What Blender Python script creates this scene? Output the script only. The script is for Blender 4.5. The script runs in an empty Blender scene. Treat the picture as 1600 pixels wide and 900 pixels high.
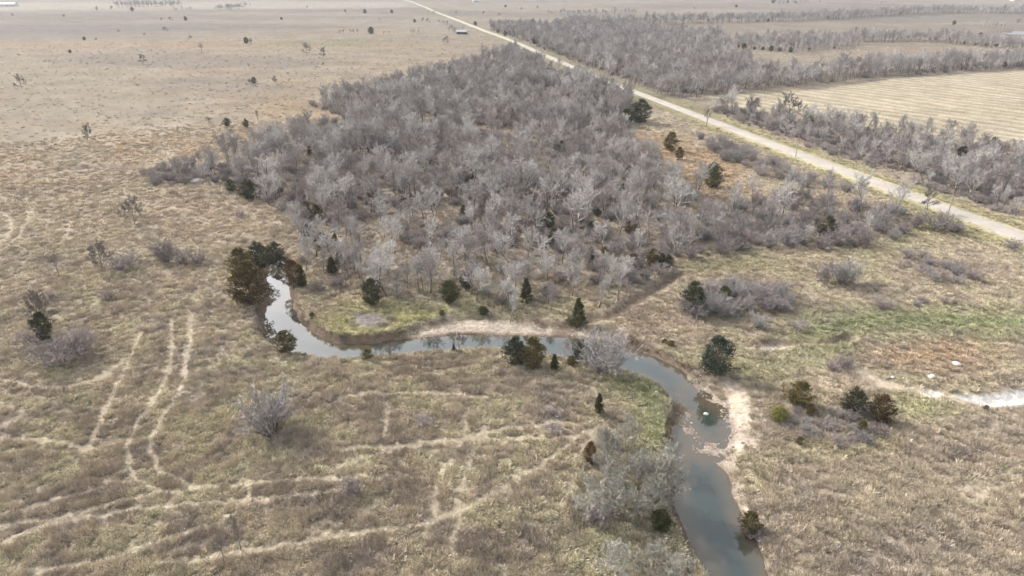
import bpy, math, random
import numpy as np
from mathutils import Vector

# ------------------------------------------------------------------ camera, sky, sun, exposure
H, F, YH = 60.0, 1067.0, -40.0            # camera height (m), focal length in photo pixels, horizon row
PITCH = math.atan((450 - YH) / F)
sc = bpy.context.scene
col = sc.collection
cam_d = bpy.data.cameras.new('camera'); cam = bpy.data.objects.new('camera', cam_d); col.objects.link(cam)
cam.location = (0, 0, H); cam.rotation_euler = (math.pi / 2 - PITCH, 0, 0)
cam_d.sensor_width = 36; cam_d.lens = F / 1600 * 36; cam_d.clip_start = 0.5; cam_d.clip_end = 20000
sc.camera = cam
SUN_AZ, SUN_EL = math.radians(-56), math.radians(36)      # azimuth from +Y (clockwise positive)
world = bpy.data.worlds.new('World'); sc.world = world; world.use_nodes = True
wn, wl = world.node_tree.nodes, world.node_tree.links
sky = wn.new('ShaderNodeTexSky'); sky.sky_type = 'NISHITA'; sky.sun_disc = False
sky.sun_elevation = SUN_EL; sky.sun_rotation = SUN_AZ % (2 * math.pi)
sky.air_density = 1.0; sky.dust_density = 10.0; sky.ozone_density = 1.0; sky.altitude = 400
hs = wn.new('ShaderNodeHueSaturation'); hs.inputs['Saturation'].default_value = 0.42
wl.new(sky.outputs[0], hs.inputs['Color']); bgn = wn['Background']
cloud = wn.new('ShaderNodeVectorMath'); cloud.operation = 'ADD'; cloud.inputs[1].default_value = (3.0, 3.1, 3.3)     # even veil of thin cloud
wl.new(hs.outputs[0], cloud.inputs[0]); wl.new(cloud.outputs[0], bgn.inputs['Color']); bgn.inputs['Strength'].default_value = 0.12
sun_d = bpy.data.lights.new('sun', 'SUN'); sun = bpy.data.objects.new('sun', sun_d); col.objects.link(sun)
sun_d.energy = 3.3; sun_d.angle = math.radians(3); sun_d.color = (1.0, 0.965, 0.92)
sd = Vector((math.sin(SUN_AZ) * math.cos(SUN_EL), math.cos(SUN_AZ) * math.cos(SUN_EL), math.sin(SUN_EL)))
sun.location = sd * 300; sun.rotation_euler = sd.to_track_quat('Z', 'Y').to_euler()
sc.view_settings.view_transform = 'Standard'; sc.view_settings.look = 'None'
sc.view_settings.exposure = 0.52; sc.view_settings.gamma = 1.0
sc.render.engine = 'CYCLES'
sc.cycles.max_bounces = 3; sc.cycles.diffuse_bounces = 1; sc.cycles.glossy_bounces = 2; sc.cycles.volume_bounces = 0
sc.cycles.transmission_bounces = 0; sc.cycles.transparent_max_bounces = 4
sc.cycles.use_denoising = True; sc.cycles.denoiser = 'OPENIMAGEDENOISE'; sc.cycles.denoising_prefilter = 'ACCURATE'; sc.cycles.denoising_input_passes = 'RGB_ALBEDO_NORMAL'
R = random.Random(7); rng = np.random.default_rng(7)

# ------------------------------------------------------------------ helpers
def P(px, py, z=0.0):
    """photo pixel -> point on the horizontal plane at height z"""
    u, v = (px - 800) / F, (450 - py) / F
    dy = math.cos(PITCH) + v * math.sin(PITCH); dz = -math.sin(PITCH) + v * math.cos(PITCH)
    t = (z - H) / dz
    return u * t, dy * t
def PP(pts, z=0.0): return np.array([P(a, b, z) for a, b in pts])
def depth(x, y, z=0.0): return y * math.cos(PITCH) + (H - z) * math.sin(PITCH)
def topx(x, y, z=0.0):
    d = depth(x, y, z); v = (y * math.sin(PITCH) - (H - z) * math.cos(PITCH)) / d
    return 800 + F * x / d, 450 - F * v
def metres(px, x, y): return px * depth(x, y) / F       # a size in pixels at that distance
def sm(t): t = np.clip(t, 0, 1); return t * t * (3 - 2 * t)

def _h(ix, iy, s):
    n = (ix.astype(np.int64) * 374761393 + iy.astype(np.int64) * 668265263 + s * 974634277) & 0x7fffffff
    n = ((n ^ (n >> 13)) * 1274126177) & 0x7fffffff
    return ((n ^ (n >> 16)) & 0xffff) / 65535.0
def noise(x, y, s=0):
    ix, iy = np.floor(x), np.floor(y); fx, fy = sm(x - ix), sm(y - iy)
    a, b, c, d = _h(ix, iy, s), _h(ix + 1, iy, s), _h(ix, iy + 1, s), _h(ix + 1, iy + 1, s)
    return (a + (b - a) * fx) * (1 - fy) + (c + (d - c) * fx) * fy
def fbm(x, y, s=0, o=4):
    r, a, t = 0, 1.0, 0
    for k in range(o):
        r = r + a * noise(x * 2 ** k + 17.3 * k, y * 2 ** k - 9.1 * k, s + k); t += a; a *= .5
    return r / t
def inside(x, y, poly):
    r = np.zeros(x.shape, bool); n = len(poly)
    for i in range(n):
        (x0, y0), (x1, y1) = poly[i], poly[(i + 1) % n]
        if y0 == y1: continue
        r ^= ((y0 > y) != (y1 > y)) & (x < (x1 - x0) * (y - y0) / (y1 - y0) + x0)
    return r
def dist_line(x, y, pts, closed=False):
    d = np.full(x.shape, 1e9); n = len(pts)
    for i in range(n if closed else n - 1):
        (x0, y0), (x1, y1) = pts[i], pts[(i + 1) % n]
        ex, ey = x1 - x0, y1 - y0; L = ex * ex + ey * ey + 1e-9
        t = np.clip(((x - x0) * ex + (y - y0) * ey) / L, 0, 1)
        d = np.minimum(d, (x - x0 - t * ex) ** 2 + (y - y0 - t * ey) ** 2)
    return np.sqrt(d)
def sdf(x, y, poly, reach=30.0):
    """signed distance, negative inside; far away simply `reach`"""
    r = np.full(x.shape, reach)
    lo, hi = poly.min(0) - reach, poly.max(0) + reach
    m = (x > lo[0]) & (x < hi[0]) & (y > lo[1]) & (y < hi[1])
    if m.any():
        d = dist_line(x[m], y[m], poly, True); d[inside(x[m], y[m], poly)] *= -1
        r[m] = np.minimum(d, reach)
    return r
def smooth_poly(p, it=2, closed=True):
    for _ in range(it):
        q = np.roll(p, -1, 0) if closed else p[1:]
        b = p if closed else p[:-1]
        n = np.empty((len(b) * 2, 2)); n[0::2] = b * .75 + q * .25; n[1::2] = b * .25 + q * .75
        if not closed: n = np.vstack([p[:1], n, p[-1:]])
        p = n
    return p

def mesh_np(name, v, faces, mat=None, smooth=False):
    """faces: list of int arrays (n,3) or (n,4)"""
    me = bpy.data.meshes.new(name); v = np.asarray(v, np.float32)
    faces = [np.asarray(f, np.int32) for f in faces if len(f)]
    me.vertices.add(len(v)); me.vertices.foreach_set('co', v.ravel())
    if faces:
        loops = np.concatenate([f.ravel() for f in faces]); tot = np.concatenate([np.full(len(f), f.shape[1], np.int32) for f in faces])
        start = np.concatenate([[0], np.cumsum(tot)[:-1]]).astype(np.int32)
        me.loops.add(len(loops)); me.loops.foreach_set('vertex_index', loops)
        me.polygons.add(len(tot)); me.polygons.foreach_set('loop_start', start); me.polygons.foreach_set('loop_total', tot)
        me.polygons.foreach_set('use_smooth', np.full(len(tot), smooth))
    me.update(calc_edges=True)
    if mat: me.materials.append(mat)
    return me
def vcol(me, name, c):
    a = me.attributes.new(name, 'FLOAT_COLOR', 'POINT')
    c = np.hstack([c, np.ones((len(c), 1))]).astype(np.float32); a.data.foreach_set('color', c.ravel())
def vfl(me, name, f):
    a = me.attributes.new(name, 'FLOAT', 'POINT'); a.data.foreach_set('value', np.asarray(f, np.float32))
def link(name, data, parent=None, **props):
    o = bpy.data.objects.new(name, data); col.objects.link(o); o.parent = parent
    for k, w in props.items(): o[k] = w
    return o
def thing(name, loc, rz=0.0, s=1.0, label=None, category=None, group=None):
    o = bpy.data.objects.new(name, None); col.objects.link(o); o.empty_display_size = .3
    o.location = loc; o.rotation_euler = (0, 0, rz)
    o.scale = s if isinstance(s, tuple) else (s, s, s)
    o['label'] = label; o['category'] = category
    if group: o['group'] = group
    return o

# ------------------------------------------------------------------ materials
def new_mat(name, rough=0.9, spec=0.2):
    m = bpy.data.materials.new(name); m.use_nodes = True; n, l = m.node_tree.nodes, m.node_tree.links
    b = n['Principled BSDF']; b.inputs['Roughness'].default_value = rough; b.inputs['Specular IOR Level'].default_value = spec
    return m, n, l, b
def mixc(n, l, kind, fac, a, b):
    x = n.new('ShaderNodeMix'); x.data_type = 'RGBA'; x.blend_type = kind
    for sock, val in ((x.inputs['Factor'], fac), (x.inputs['A'], a), (x.inputs['B'], b)):
        if isinstance(val, bpy.types.NodeSocket): l.new(val, sock)
        elif sock.type == 'RGBA': sock.default_value = (*val, 1) if len(val) == 3 else val
        else: sock.default_value = val
    return x.outputs['Result']
def mrange(n, l, src, a, b, c, d):
    x = n.new('ShaderNodeMapRange'); l.new(src, x.inputs[0])
    for i, w in enumerate((a, b, c, d)): x.inputs[i + 1].default_value = w
    return x.outputs[0]
def tex_noise(n, l, scale, detail=4, coord='Position', rough=.6):
    if coord == 'Object':
        g = n.new('ShaderNodeTexCoord').outputs['Object']
    else:
        g = n.new('ShaderNodeNewGeometry').outputs['Position']
    x = n.new('ShaderNodeTexNoise'); x.inputs['Scale'].default_value = scale; x.inputs['Detail'].default_value = detail
    x.inputs['Roughness'].default_value = rough; l.new(g, x.inputs['Vector'])
    return x.outputs['Fac']
def mulv(n, l, colr, val):
    """colour times a scalar socket"""
    x = n.new('ShaderNodeVectorMath'); x.operation = 'SCALE'; l.new(colr, x.inputs[0]); l.new(val, x.inputs['Scale'])
    return x.outputs[0]

def ground_material():
    m, n, l, b = new_mat('prairie_ground', .95, .1)
    a = n.new('ShaderNodeAttribute'); a.attribute_name = 'col'
    fine = mrange(n, l, tex_noise(n, l, 1.1, 5, rough=.72), .32, .68, .62, 1.42)
    mid = mrange(n, l, tex_noise(n, l, .16, 6, rough=.75), .3, .7, .72, 1.22)
    broad = mrange(n, l, tex_noise(n, l, .035, 9, rough=.8), .36, .64, .76, 1.2)
    c = mulv(n, l, mulv(n, l, mulv(n, l, a.outputs['Color'], fine), mid), broad)
    # cut hay rows in the stubble field: a real stripe of paler straw
    fm = n.new('ShaderNodeAttribute'); fm.attribute_name = 'stubble'
    g = n.new('ShaderNodeNewGeometry'); mp = n.new('ShaderNodeMapping'); mp.vector_type = 'TEXTURE'
    mp.inputs['Rotation'].default_value = (0, 0, ROW_ANG); l.new(g.outputs['Position'], mp.inputs['Vector'])
    w = n.new('ShaderNodeTexWave'); w.bands_direction = 'Y'; w.inputs['Scale'].default_value = 0.314 / 9.5
    w.inputs['Distortion'].default_value = 5; w.inputs['Detail'].default_value = 3; w.inputs['Detail Scale'].default_value = .6
    l.new(mp.outputs[0], w.inputs['Vector'])
    rows = mrange(n, l, w.outputs['Fac'], .15, .9, .82, 1.1)
    c = mixc(n, l, 'MIX', fm.outputs['Fac'], c, mulv(n, l, c, rows))
    l.new(c, b.inputs['Base Color'])
    bp = n.new('ShaderNodeBump'); bp.inputs['Strength'].default_value = .9; bp.inputs['Distance'].default_value = .35
    l.new(tex_noise(n, l, 1.3, 5, rough=.7), bp.inputs['Height']); l.new(bp.outputs[0], b.inputs['Normal'])
    return m
def attr_material(name, lo=.7, hi=1.3, inst=True):
    """colour carried by each instance, with a random lightness"""
    m, n, l, b = new_mat(name, .9, .1)
    a = n.new('ShaderNodeAttribute'); a.attribute_name = 'col'; a.attribute_type = 'INSTANCER'
    oi = n.new('ShaderNodeObjectInfo')
    l.new(mulv(n, l, a.outputs['Color'], mrange(n, l, oi.outputs['Random'], 0, 1, lo, hi)), b.inputs['Base Color'])
    return m
def bark_material(name, c1, c2, scale=2.0, lo=.75, hi=1.25):
    m, n, l, b = new_mat(name, .9, .15)
    oi = n.new('ShaderNodeObjectInfo')
    c = mixc(n, l, 'MIX', mrange(n, l, tex_noise(n, l, scale, 4, 'Object'), .35, .65, 0, 1), c1, c2)
    c = mulv(n, l, c, mrange(n, l, oi.outputs['Random'], 0, 1, lo, hi))
    l.new(c, b.inputs['Base Color']); return m
def tinted_material(name, scale=1.5, lo=.6, hi=1.35):
    """object colour varied by noise (evergreen foliage)"""
    m, n, l, b = new_mat(name, .75, .2)
    oi = n.new('ShaderNodeObjectInfo')
    v = mrange(n, l, tex_noise(n, l, scale, 4, 'Object'), .3, .7, lo, hi)
    c = mulv(n, l, oi.outputs['Color'], v)
    warm = mixc(n, l, 'MULTIPLY', mrange(n, l, tex_noise(n, l, scale * .6, 3, 'Object'), .35, .65, 0, 1), c, (1.5, 1.15, .85))
    l.new(warm, b.inputs['Base Color']); return m
def gravel_material(name, c1, c2, c3, s=3.0):
    m, n, l, b = new_mat(name, .95, .15)
    c = mixc(n, l, 'MIX', mrange(n, l, tex_noise(n, l, s, 6, rough=.75), .35, .65, 0, 1), c1, c2)
    c = mixc(n, l, 'MIX', mrange(n, l, tex_noise(n, l, .12, 4), .45, .7, 0, .7), c, c3)
    l.new(c, b.inputs['Base Color'])
    bp = n.new('ShaderNodeBump'); bp.inputs['Strength'].default_value = .5; bp.inputs['Distance'].default_value = .1
    l.new(tex_noise(n, l, s * 2, 5), bp.inputs['Height']); l.new(bp.outputs[0], b.inputs['Normal'])
    return m
def water_material():
    m, n, l, b = new_mat('creek_water', .5, 0.0)
    a = n.new('ShaderNodeAttribute'); a.attribute_name = 'deep'
    c = mixc(n, l, 'MIX', a.outputs['Fac'], (.085, .068, .045), (.026, .040, .036))
    c = mixc(n, l, 'MIX', mrange(n, l, tex_noise(n, l, .25, 3), .4, .7, 0, .5), c, (.040, .048, .042))
    l.new(c, b.inputs['Base Color'])
    bp = n.new('ShaderNodeBump'); bp.inputs['Strength'].default_value = .03; bp.inputs['Distance'].default_value = .05
    l.new(tex_noise(n, l, 1.6, 3), bp.inputs['Height'])
    gl = n.new('ShaderNodeBsdfGlossy'); gl.inputs['Roughness'].default_value = .03; l.new(bp.outputs[0], gl.inputs['Normal'])
    fr = n.new('ShaderNodeFresnel'); fr.inputs['IOR'].default_value = 1.33
    mx = n.new('ShaderNodeMixShader'); l.new(mrange(n, l, fr.outputs[0], 0.0, .25, 0.0, .95), mx.inputs[0])
    l.new(b.outputs[0], mx.inputs[1]); l.new(gl.outputs[0], mx.inputs[2]); l.new(mx.outputs[0], n['Material Output'].inputs['Surface'])
    return m
def plain(name, c, rough=.8, var=.25, s=2.0):
    m, n, l, b = new_mat(name, rough, .2)
    d = tuple(v * (1 - var) for v in c)
    l.new(mixc(n, l, 'MIX', mrange(n, l, tex_noise(n, l, s, 4, 'Object'), .3, .7, 0, 1), d, c), b.inputs['Base Color']); return m

_a, _b = P(1330, 165), P(1600, 205)
ROW_ANG = math.atan2(_b[1] - _a[1], _b[0] - _a[0])

# ------------------------------------------------------------------ layout of the ground (photo outlines laid on the ground)
WL = -1.5
creek = smooth_poly(PP([(425, 404), (440, 403), (446, 428), (449, 458), (458, 490), (474, 512), (500, 529), (530, 540), (570, 540), (620, 532), (680, 526), (730, 522),
    (790, 524), (850, 526), (905, 528), (960, 538), (1000, 551), (1035, 565), (1060, 578), (1074, 592), (1066, 606), (1072, 622), (1054, 630), (1043, 612), (1022, 598),
    (985, 584), (930, 575), (880, 560), (830, 556), (770, 547), (700, 551), (640, 556), (580, 561), (520, 562), (470, 556), (440, 545), (416, 530), (412, 505), (425, 470), (420, 440)], WL))
pool_small = smooth_poly(PP([(1066, 606), (1086, 602), (1094, 625), (1108, 628), (1126, 645), (1136, 668), (1132, 690), (1105, 692), (1084, 672), (1084, 650), (1070, 630)], WL))
pool_large = smooth_poly(PP([(1054, 660), (1070, 676), (1082, 712), (1118, 722), (1132, 742), (1140, 770), (1152, 800), (1168, 838), (1184, 866), (1196, 900), (1206, 960), (1130, 965), (1112, 890), (1085, 850), (1072, 820),
    (1060, 790), (1058, 760), (1060, 720)], WL))
side_water = smooth_poly(PP([(1490, 618), (1530, 622), (1562, 620), (1600, 612), (1700, 600), (1700, 618), (1600, 630), (1568, 634), (1540, 636), (1515, 628)], -.5))
puddle = smooth_poly(PP([(1186, 543), (1205, 538), (1232, 538), (1222, 545), (1196, 547)], -.5))
slab_pool = smooth_poly(PP([(1448, 615), (1462, 614), (1465, 618), (1450, 619)], -.3))
pond = smooth_poly(PP([(1560, 50), (1640, 47), (1640, 53), (1585, 54)], 0))
wood_pool = smooth_poly(PP([(398, 303), (406, 298), (412, 310), (402, 316)], -1))
bodies = [(creek, WL, 'c'), (pool_small, WL, 's'), (pool_large, WL, 'l'), (side_water, -.5, 'w'), (puddle, -.5, 'p'), (slab_pool, -.3, 'b'), (wood_pool, -1, 'q'), (pond, -.2, 'o')]
bar_bend = smooth_poly(PP([(615, 527), (650, 515), (690, 505), (710, 496), (760, 492), (800, 497), (850, 508), (910, 514), (960, 518), (975, 527), (960, 536), (900, 530), (800, 526), (700, 528)], -1))
bar_riffle = smooth_poly(PP([(1054, 632), (1066, 600), (1080, 588), (1100, 590), (1130, 610), (1150, 640), (1150, 690), (1140, 730), (1122, 735), (1090, 726), (1060, 690)], -1.3))
bank_gravel = smooth_poly(PP([(1110, 585), (1150, 592), (1175, 615), (1185, 650), (1180, 690), (1160, 730), (1150, 760), (1165, 800), (1190, 850), (1215, 900), (1190, 900), (1150, 800), (1128, 735), (1140, 680), (1130, 630)], -1))
road_c = smooth_poly(PP([(639, 2), (684, 19.7), (740, 42), (797, 62), (889, 103), (990, 143), (1078, 176), (1168, 211), (1263, 246.5), (1330, 271), (1500, 334), (1600, 371), (1760, 432)]), 2, False)
_d = road_c[0] - road_c[4]; _d /= np.linalg.norm(_d); road_c = np.vstack([road_c[0] + _d * 2400, road_c])
ditches = [(PP([(875, 512), (905, 502), (950, 492), (990, 470), (1030, 445), (1060, 425)]), 2.6, 1.2), (PP([(1185, 537), (1230, 533), (1290, 534), (1330, 525)]), 1.6, .9),
           (PP([(118, 263), (160, 258), (215, 261), (270, 260), (310, 250)]), 3.4, 1.6), (PP([(352, 213), (362, 204), (385, 202), (400, 208), (392, 217), (372, 220)]), 2.8, 1.3),
           (PP([(1460, 681), (1495, 690)]), .7, .5), (PP([(1482, 717), (1524, 721)]), .8, .6), (PP([(1522, 364), (1550, 366), (1575, 363)]), .7, .5),
           (PP([(500, 545), (440, 520)]), .5, .1)]
TR = [[(268, 500), (268, 523), (266, 570), (256, 600), (229, 640), (206, 671), (197, 701), (199, 728), (216, 748), (256, 769)],
      [(300, 490), (295, 525), (290, 570), (287, 600), (263, 637), (240, 667), (233, 698), (243, 728), (270, 745), (304, 759), (340, 758)],
      [(220, 520), (205, 560), (184, 600), (162, 644), (145, 681), (137, 701)], [(0, 819), (101, 806), (202, 775), (270, 765), (337, 757), (439, 750), (520, 748), (600, 742)],
      [(0, 850), (84, 816), (169, 799), (287, 784), (388, 780), (506, 770), (560, 762)], [(197, 728), (152, 765), (100, 775), (0, 806)], [(0, 684), (88, 686), (137, 700)],
      [(388, 752), (385, 789), (337, 816), (236, 850), (152, 877), (60, 890)], [(640, 822), (540, 833), (455, 850), (337, 870), (236, 877)], [(604, 617), (603, 651), (599, 684)],
      [(729, 640), (724, 681), (699, 725), (682, 762), (675, 816)], [(759, 651), (753, 688), (729, 725), (716, 762), (712, 829), (700, 890)],
      [(530, 836), (631, 826), (716, 803), (783, 762), (854, 725), (901, 681), (935, 667)], [(530, 700), (600, 698), (719, 688), (834, 686), (901, 684)],
      [(530, 728), (600, 704), (730, 684), (834, 664), (925, 660)], [(928, 678), (905, 705), (898, 742), (878, 792)], [(0, 330), (20, 345), (15, 365), (0, 380)], [(45, 330), (40, 352), (22, 375), (0, 392)],
      [(530, 620), (600, 614), (680, 612), (760, 622)], [(110, 345), (108, 362), (100, 378)], [(0, 590), (60, 610), (140, 600), (200, 560)],
      [(1600, 740), (1560, 755), (1520, 780), (1490, 800)], [(1600, 722), (1540, 745), (1500, 770)], [(1345, 745), (1335, 775)]]
TRK = [smooth_poly(PP(t), 2, False) for t in TR]
bare_path = PP([(1345, 580), (1385, 600), (1440, 612), (1500, 622)])

forest = PP([(258, 284), (330, 292), (400, 308), (440, 335), (448, 372), (462, 405), (475, 440), (495, 462), (560, 466), (640, 472), (740, 474), (810, 486), (900, 496), (955, 478), (1025, 436), (1060, 410), (1100, 398),
    (1180, 392), (1260, 384), (1330, 384), (1400, 372), (1445, 356), (1430, 335), (1340, 320), (1250, 306), (1150, 312), (1085, 305), (1050, 285), (1000, 250), (972, 212), (990, 188), (985, 156), (920, 132), (850, 103), (800, 80), (745, 100), (690, 118), (620, 132),
    (540, 152), (485, 164), (535, 186), (480, 206), (405, 232), (340, 258)])
strip = PP([(1110, 172), (1160, 193), (1240, 226), (1300, 250), (1340, 268), (1420, 298), (1500, 318), (1600, 352), (1700, 390), (1700, 290), (1600, 245), (1480, 222), (1350, 205), (1280, 190), (1200, 186), (1140, 170)])
bigwood = PP([(758, 45), (800, 58), (865, 90), (960, 128), (1050, 158), (1100, 150), (1190, 141), (1290, 132), (1380, 120), (1480, 114), (1600, 107), (1680, 103), (1680, 92), (1600, 97), (1500, 101), (1400, 106), (1300, 113), (1210, 124), (1175, 112), (1135, 92), (1140, 78), (1130, 60), (1060, 55), (1000, 46), (985, 38), (900, 38), (850, 46)])
midwood = PP([(1140, 74), (1180, 78), (1225, 82), (1270, 80), (1340, 76), (1345, 64), (1290, 58), (1210, 60), (1150, 64)])
edge_band = [(1345, 64), (1430, 63), (1480, 66), (1540, 72), (1600, 78), (1680, 86)]
top_band = [(1000, 40), (1060, 37), (1130, 36), (1200, 33), (1270, 31), (1330, 27), (1400, 24), (1500, 21), (1560, 22), (1640, 20)]
stubble_f = PP([(1090, 150), (1290, 138), (1400, 122), (1500, 116), (1700, 104), (1700, 260), (1600, 235), (1480, 216), (1350, 200), (1280, 182), (1160, 172)])

def bank_width(x, y):
    px, py = topx(x, y)
    w = np.full(x.shape, 1.5)
    w = np.where((px > 480) & (px < 720) & (py < 545) & (py > 500), .9, w)         # far cut bank on the bend
    w = np.where((px > 1075) & (py > 590), 5.5, w)                                 # gentle gravelly right bank
    return w
def hummock(x, y): return .6 * noise(x / 1.15 + 3 * noise(x / 5, y / 5, 401), y / .95, 402) + .4 * noise(x / .55, y / .6, 403)
def hgt(x, y):
    x = np.atleast_1d(np.asarray(x, float)); y = np.atleast_1d(np.asarray(y, float))
    r = np.hypot(x, y)
    z = .9 * (fbm(x / 38, y / 38, 3, 3) - .5) + .22 * (fbm(x / 3.2, y / 3.2, 9, 3) - .5)
    near = r < 230                                        # hummocks of the tussock grass
    if near.any():
        xn, yn = x[near], y[near]; z[near] += .34 * (hummock(xn, yn) - .45) * sm((230 - r[near]) / 80)
    z += sm((r - 500) / 900) * 7 * (fbm(x / 260, y / 260, 21, 3) - .5)
    dr = np.full(x.shape, 99.0); m = (y > 100); dr[m] = dist_line(x[m], y[m], road_c)
    k = sm((dr - 4) / 8); z = z * k + (1 - k) * (sm((r - 500) / 900) * 7 * (fbm(x / 260, y / 260, 21, 3) - .5))
    z -= .45 * np.exp(-((dr - 6.6) / 1.3) ** 2)
    for pts, wd, dp in ditches:
        lo, hi = pts.min(0) - 8, pts.max(0) + 8
        m = (x > lo[0]) & (x < hi[0]) & (y > lo[1]) & (y < hi[1])
        if m.any():
            d = dist_line(x[m], y[m], pts) + 1.2 * (noise(x[m] / 1.7, y[m] / 1.7, 5) - .5)
            z[m] -= dp * (1 - sm(d / wd))
    top = z.copy()
    # creek channel
    wv = 1.0 * (fbm(x / 2.5, y / 2.5, 31, 3) - .5)
    for poly, lv, tag in bodies:
        s = sdf(x, y, poly, 14.0) + wv * (1 if tag in 'csl' else .4)
        m = s < 13.5
        if not m.any(): continue
        s = s - (.45 if tag in 'csl' else 0)
        bw = bank_width(x[m], y[m]) if tag in 'csl' else np.full(m.sum(), 1.5)
        t = np.clip(s[m] / bw, 0, 1)
        zb = lv + .03 + (top[m] - lv - .03) * (t ** .75)
        zi = lv - .05 - np.minimum(.9, .45 * np.abs(s[m]))
        z[m] = np.minimum(z[m], np.where(s[m] > 0, zb, zi))
    for poly, base in ((bar_bend, .14), (bar_riffle, -.025)):
        s = sdf(x, y, poly, 6.0); m = s < 2.5
        if m.any():
            tgt = WL + base + .26 * (fbm(x[m] / 1.6, y[m] / 1.6, 41, 3) - .42) + (.05 * np.maximum(-s[m], 0) if base > .1 else 0)
            k = sm((1.2 - s[m]) / 2.4)
            wet = np.minimum.reduce([sdf(x[m], y[m], b[0], 6.0) for b in bodies[:3]])
            k = k * sm((wet + .5) / .8)
            z[m] = z[m] * (1 - k) + tgt * k
    return z

# ------------------------------------------------------------------ ground colours (albedo)
STRAW, ORANGE, PURPLE, OLIVE, PALE = np.array([(.405, .335, .24), (.43, .325, .22), (.262, .222, .188), (.385, .35, .225), (.50, .43, .335)])
SOIL, LITTER, GRAVEL, GREEN = np.array([(.115, .082, .06), (.30, .25, .205), (.37, .31, .255), (.17, .225, .07)])
patches = [  # outline, colour, softness (m), strength
    (PP([(500, 500), (560, 474), (640, 476), (740, 482), (800, 492), (700, 497), (640, 515), (560, 530), (500, 520)]), (.43, .40, .19), 4, .85),
    (PP([(690, 440), (800, 450), (870, 470), (900, 495), (800, 490), (720, 470)]), (.34, .31, .17), 6, .6),
    (PP([(1005, 690), (1050, 704), (1056, 680), (1052, 640), (1040, 615), (1015, 602), (990, 600), (1000, 640)]), (.23, .265, .12), 3, .8),
    (PP([(940, 580), (1010, 590), (1030, 610), (960, 610)]), (.30, .32, .14), 4, .6),
    (PP([(1250, 500), (1330, 488), (1450, 486), (1600, 488), (1700, 495), (1700, 520), (1560, 522), (1450, 520), (1360, 520), (1280, 535), (1240, 530)]), (.19, .23, .10), 5, .8),
    (PP([(1130, 580), (1200, 555), (1290, 530), (1320, 545), (1250, 570), (1170, 600)]), (.26, .27, .13), 5, .65),
    (PP([(1390, 615), (1450, 622), (1490, 640), (1440, 656), (1390, 655)]), (.36, .36, .18), 2, .7),
    (PP([(1440, 300), (1520, 345), (1590, 375), (1560, 380), (1480, 372), (1400, 395), (1350, 430), (1300, 420), (1380, 370), (1420, 340)]), (.31, .31, .15), 6, .5),
    (PP([(1050, 410), (1180, 395), (1260, 430), (1200, 420), (1080, 420)]), (.33, .32, .16), 5, .6),
    (PP([(1240, 690), (1300, 700), (1390, 690), (1370, 706), (1290, 712), (1230, 700)]), (.38, .35, .17), 2, .6),
    (PP([(1275, 585), (1335, 580), (1345, 606), (1300, 614), (1255, 608)]), (.50, .41, .31), 2, .85),
    (PP([(1405, 666), (1455, 660), (1462, 672), (1445, 690), (1408, 690)]), (.50, .42, .32), 1.5, .85),
    (PP([(1140, 600), (1180, 600), (1200, 640), (1190, 690), (1160, 700), (1150, 640)]), (.42, .35, .275), 3, .65),
    (PP([(1380, 555), (1480, 535), (1560, 545), (1510, 572), (1420, 575)]), (.42, .27, .15), 4, .6),
    (PP([(960, 500), (1060, 460), (1100, 490), (1050, 540), (980, 535)]), (.36, .27, .21), 5, .6),
    (PP([(985, 205), (1060, 215), (1150, 250), (1180, 300), (1090, 305), (1040, 270), (990, 240)]), (.40, .285, .18), 5, .8),
    (PP([(420, 150), (540, 160), (600, 175), (520, 190), (440, 200), (360, 215), (340, 235), (300, 245), (330, 215), (400, 190)]), (.42, .285, .165), 10, .6),
    (PP([(-100, 66), (200, 64), (560, 66), (700, 70), (560, 76), (200, 74), (-100, 80)]), (.43, .30, .18), 30, .6),
    (PP([(250, 310), (430, 320), (420, 350), (300, 370), (230, 350)]), (.43, .345, .26), 6, .6),
    (PP([(-200, 18), (260, 15), (650, 12), (640, 4), (-200, 4)]), (.50, .44, .36), 60, .9),
    (PP([(-200, 50), (300, 46), (330, 58), (100, 60), (-200, 60)]), (.30, .245, .215), 40, .6),
    (PP([(-60, 44), (150, 38), (330, 36), (600, 42), (420, 47), (150, 50), (-60, 54)]), (.24, .205, .185), 25, .75),
    (PP([(-60, 27), (300, 24), (640, 26), (640, 31), (300, 30), (-60, 32)]), (.27, .225, .195), 25, .7),
    (PP([(60, 88), (260, 82), (480, 90), (560, 98), (400, 108), (200, 104), (60, 98)]), (.27, .225, .195), 14, .6),
    (PP([(860, 30), (1100, 22), (1300, 14), (1300, 20), (1100, 30)]), (.25, .21, .185), 25, .6),
    (PP([(180, 125), (380, 120), (470, 138), (380, 148), (250, 142)]), (.28, .235, .20), 10, .55),
    (PP([(380, 70), (420, 64), (560, 62), (640, 66), (560, 72), (440, 72)]), (.27, .28, .16), 12, .55),
    (PP([(560, 300), (700, 350), (900, 380), (1000, 420), (880, 440), (640, 400)]), (.30, .245, .17), 12, .5),
    (PP([(900, 770), (960, 700), (1050, 720), (1080, 800), (1110, 900), (900, 900)]), (.30, .29, .18), 4, .5),
]
ring_spot = smooth_poly(PP([(540, 498), (552, 488), (575, 485), (600, 489), (614, 499), (600, 511), (575, 517), (550, 512)]))
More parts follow.
